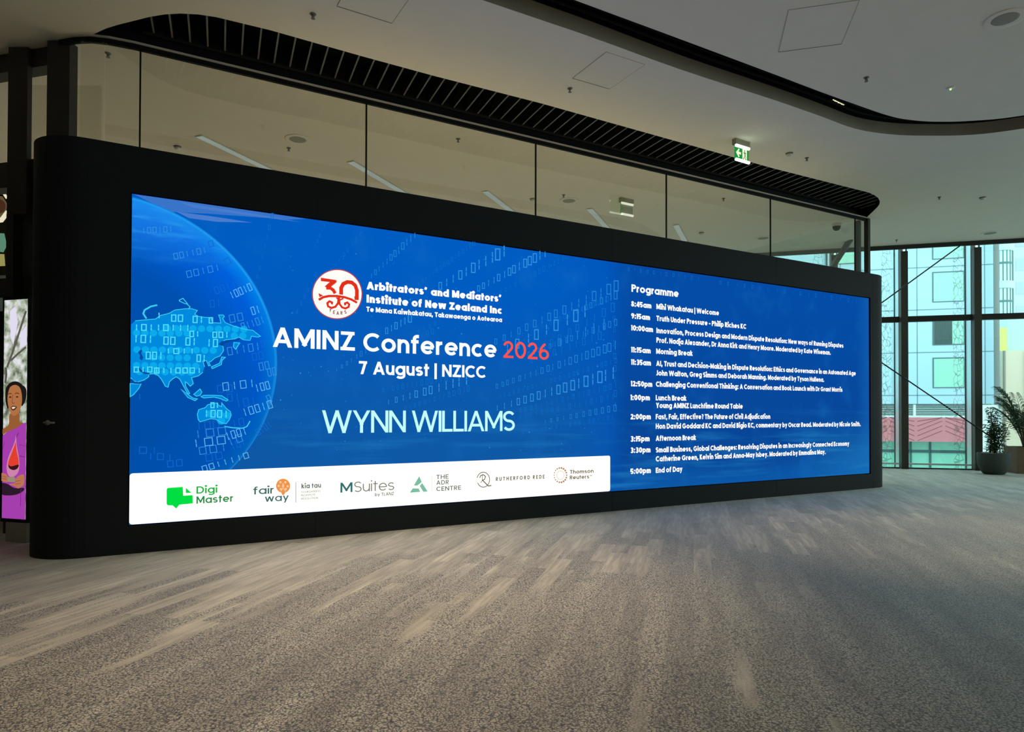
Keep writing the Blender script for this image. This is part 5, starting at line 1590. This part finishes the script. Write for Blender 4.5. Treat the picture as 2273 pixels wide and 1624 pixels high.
# street ground
b = MB(); b.add([(*FP(-60, 0.6)[:2], -3.2), (*FP(40, 0.6)[:2], -3.2), (*FP(40, 110)[:2], -3.2), (*FP(-60, 110)[:2], -3.2)], [(0, 1, 2, 3)])
struct(b.build('trim_8', noise_mat('asphalt', (120, 126, 126), (136, 142, 142), 2, .9)), 'street below the windows')
# far backdrop building so that the gap behind is filled
bx = on_facade(2262, 600, 90)[0]
fb = empty('distant_tower', FP(bx, 90), RZF, 'distant grey tower seen at the right edge behind the round tower', 'building')
b = MB(); b.box(-1, 40, 0, 8, -3.2, 40); b.build('tower_wall', mat('distant_grey', (176, 190, 196), .8), fb)
b = MB()
for r_ in range(12):
    for c_ in range(14): b.box(-0.4 + c_ * 2.8, 1.3 + c_ * 2.8, -.03, 0, -2 + r_ * 3.4, -0.2 + r_ * 3.4)
b.build('tower_windows', mat('distant_glass', (158, 180, 188), .3), fb)

# ================================================================== POTTED PLANTS
def leaf(bb, base, d, ln, wd, droop=0.2, mi=0):
    d = Vector(d).normalized(); side = d.cross(Vector((0, 0, 1)))
    if side.length < 0.05: side = Vector((1, 0, 0))
    side.normalize()
    p0 = Vector(base); p1 = p0 + d * ln * .5 + Vector((0, 0, .04 * ln)); p2 = p0 + d * ln - Vector((0, 0, droop * ln))
    bb.add([p0, p1 + side * wd / 2, p2, p1 - side * wd / 2, p1 + Vector((0, 0, -.015))], [(0, 1, 4), (1, 2, 4), (2, 3, 4), (3, 0, 4)], mi)


m_leaf = noise_mat('dark_leaf', (46, 78, 52), (70, 104, 66), 9, 0.5)
m_stem = noise_mat('plant_stem', (86, 76, 52), (104, 92, 64), 12, 0.8)
m_soil = noise_mat('potting_soil', (48, 42, 34), (66, 58, 46), 30, 0.95, bump=.3)
pp = on_z(2206, 1052, 0)
pot = empty('potted_shrub', (pp.x, pp.y, 0), 0, 'leafy shrub in a round dark grey pot beside the window post', 'plant')
rr = 0.352; hh = 0.53
b = MB(); b.lathe([(rr * .55, 0.0), (rr * .66, 0.02), (rr * .86, hh * .25), (rr * .98, hh * .5), (rr, hh * .75), (rr, hh * .97), (rr * .985, hh), (rr * .93, hh), (rr * .92, hh * .9)], 40)
b.build('pot', noise_mat('dark_pot', (66, 74, 70), (78, 86, 82), 18, .7), pot, True)
b = MB(); b.lathe([(0.0, hh * .93), (rr * .5, hh * .935), (rr * .93, hh * .91)], 30); b.build('soil', m_soil, pot)
b = MB()
for i in range(16): t = random.uniform(0, 6.28); q = random.uniform(.1, .27); b.lathe([(0, -.02), (.028, 0), (.018, .022), (0, .03)], 7, 0, (q * math.cos(t), q * math.sin(t), hh * .95))
b.build('pebbles', mat('white_pebble', (226, 228, 220), .7), pot)
st = MB(); lf = MB()
rnd = random.Random(3)
for i in range(13):
    t = rnd.uniform(0, 6.28); q = rnd.uniform(.02, .10)
    p = Vector((q * math.cos(t), q * math.sin(t), hh * .92)); tgt = Vector((rnd.uniform(-.34, .40), rnd.uniform(-.3, .3), rnd.uniform(0.95, 1.5)))
    if i < 3: tgt = Vector((rnd.uniform(-.2, .0), rnd.uniform(-.1, .1), rnd.uniform(1.45, 1.66)))
    pts = []
    for j in range(9):
        u = j / 8; pts.append(p.lerp(tgt, u) + Vector((.05 * math.sin(3 * u + i), .05 * math.cos(2.4 * u + i), 0.04 * math.sin(u * 3))))
    st.tube(pts, [.013 * (1 - .7 * j / 8) for j in range(9)], 6)
    for j in range(1, 9):
        for k2 in range(9):
            an = rnd.uniform(0, 6.28); d = Vector((math.cos(an), math.sin(an), rnd.uniform(-.1, .7)))
            bs = pts[j] + d.normalized() * rnd.uniform(.0, .07) + Vector((0, 0, rnd.uniform(-.06, .06)))
            leaf(lf, bs, d, rnd.uniform(.07, .13), rnd.uniform(.04, .065), rnd.uniform(.1, .5))
st.build('stem', m_stem, pot, True); lf.build('foliage', m_leaf, pot)

pk = on_z(2258, 1051, 0)
pl = empty('palm_planter', (pk.x, pk.y, 0), RZF, 'palm in a square dark and brown planter at the right edge', 'plant')
m_pl1 = noise_mat('planter_brown', (120, 96, 78), (134, 108, 88), 8, .7)
b = MB(); w_ = 0.72; hp_ = 0.66
b.box(0, w_, 0, .03, 0, hp_); b.box(0, .03, .03, w_, 0, hp_); b.box(w_ - .03, w_, .03, w_, 0, hp_); b.box(.03, w_ - .03, w_ - .03, w_, 0, hp_); b.box(.03, w_ - .03, .03, w_ - .03, 0, hp_ - .08)
plo = b.build('planter_box', m_pl1, pl)
b = MB(); b.box(.03, w_ - .03, .03, w_ - .03, hp_ - .08, hp_ - .06); b.build('soil', m_soil, pl)
st = MB(); lf = MB(); rnd = random.Random(11)
cx_, cy_ = w_ * .45, w_ * .5
for i in range(19):
    t = rnd.uniform(0, 6.28) if i > 5 else (math.pi + rnd.uniform(-1.1, 1.1)); reach = rnd.uniform(.25, .62); top = rnd.uniform(1.35, 2.3)
    p0_ = Vector((cx_ + .04 * math.cos(t), cy_ + .04 * math.sin(t), hp_ - .07))
    pts = []
    for j in range(15):
        u = j / 14
        pts.append(p0_ + Vector((math.cos(t) * reach * u ** 1.5, math.sin(t) * reach * u ** 1.5, (top - hp_) * (1.22 * u - .25 * u * u * u))))
    st.tube(pts, [.014 * (1 - .8 * j / 14) for j in range(15)], 6)
    for j in range(5, 15):
        tg = (pts[min(j + 1, 14)] - pts[j - 1]).normalized(); sd = tg.cross(Vector((0, 0, 1))).normalized()
        for sg in (1, -1):
            for dd_ in (0, .5):
                d = tg * .75 + sd * sg * .8 + Vector((0, 0, -.1))
                leaf(lf, pts[j] + tg * dd_ * .06, d, .30 * (1 - .35 * abs(j - 9) / 6), .030, .35)
st.build('frond_stem', m_stem, pl, True); lf.build('frond', m_leaf, pl)
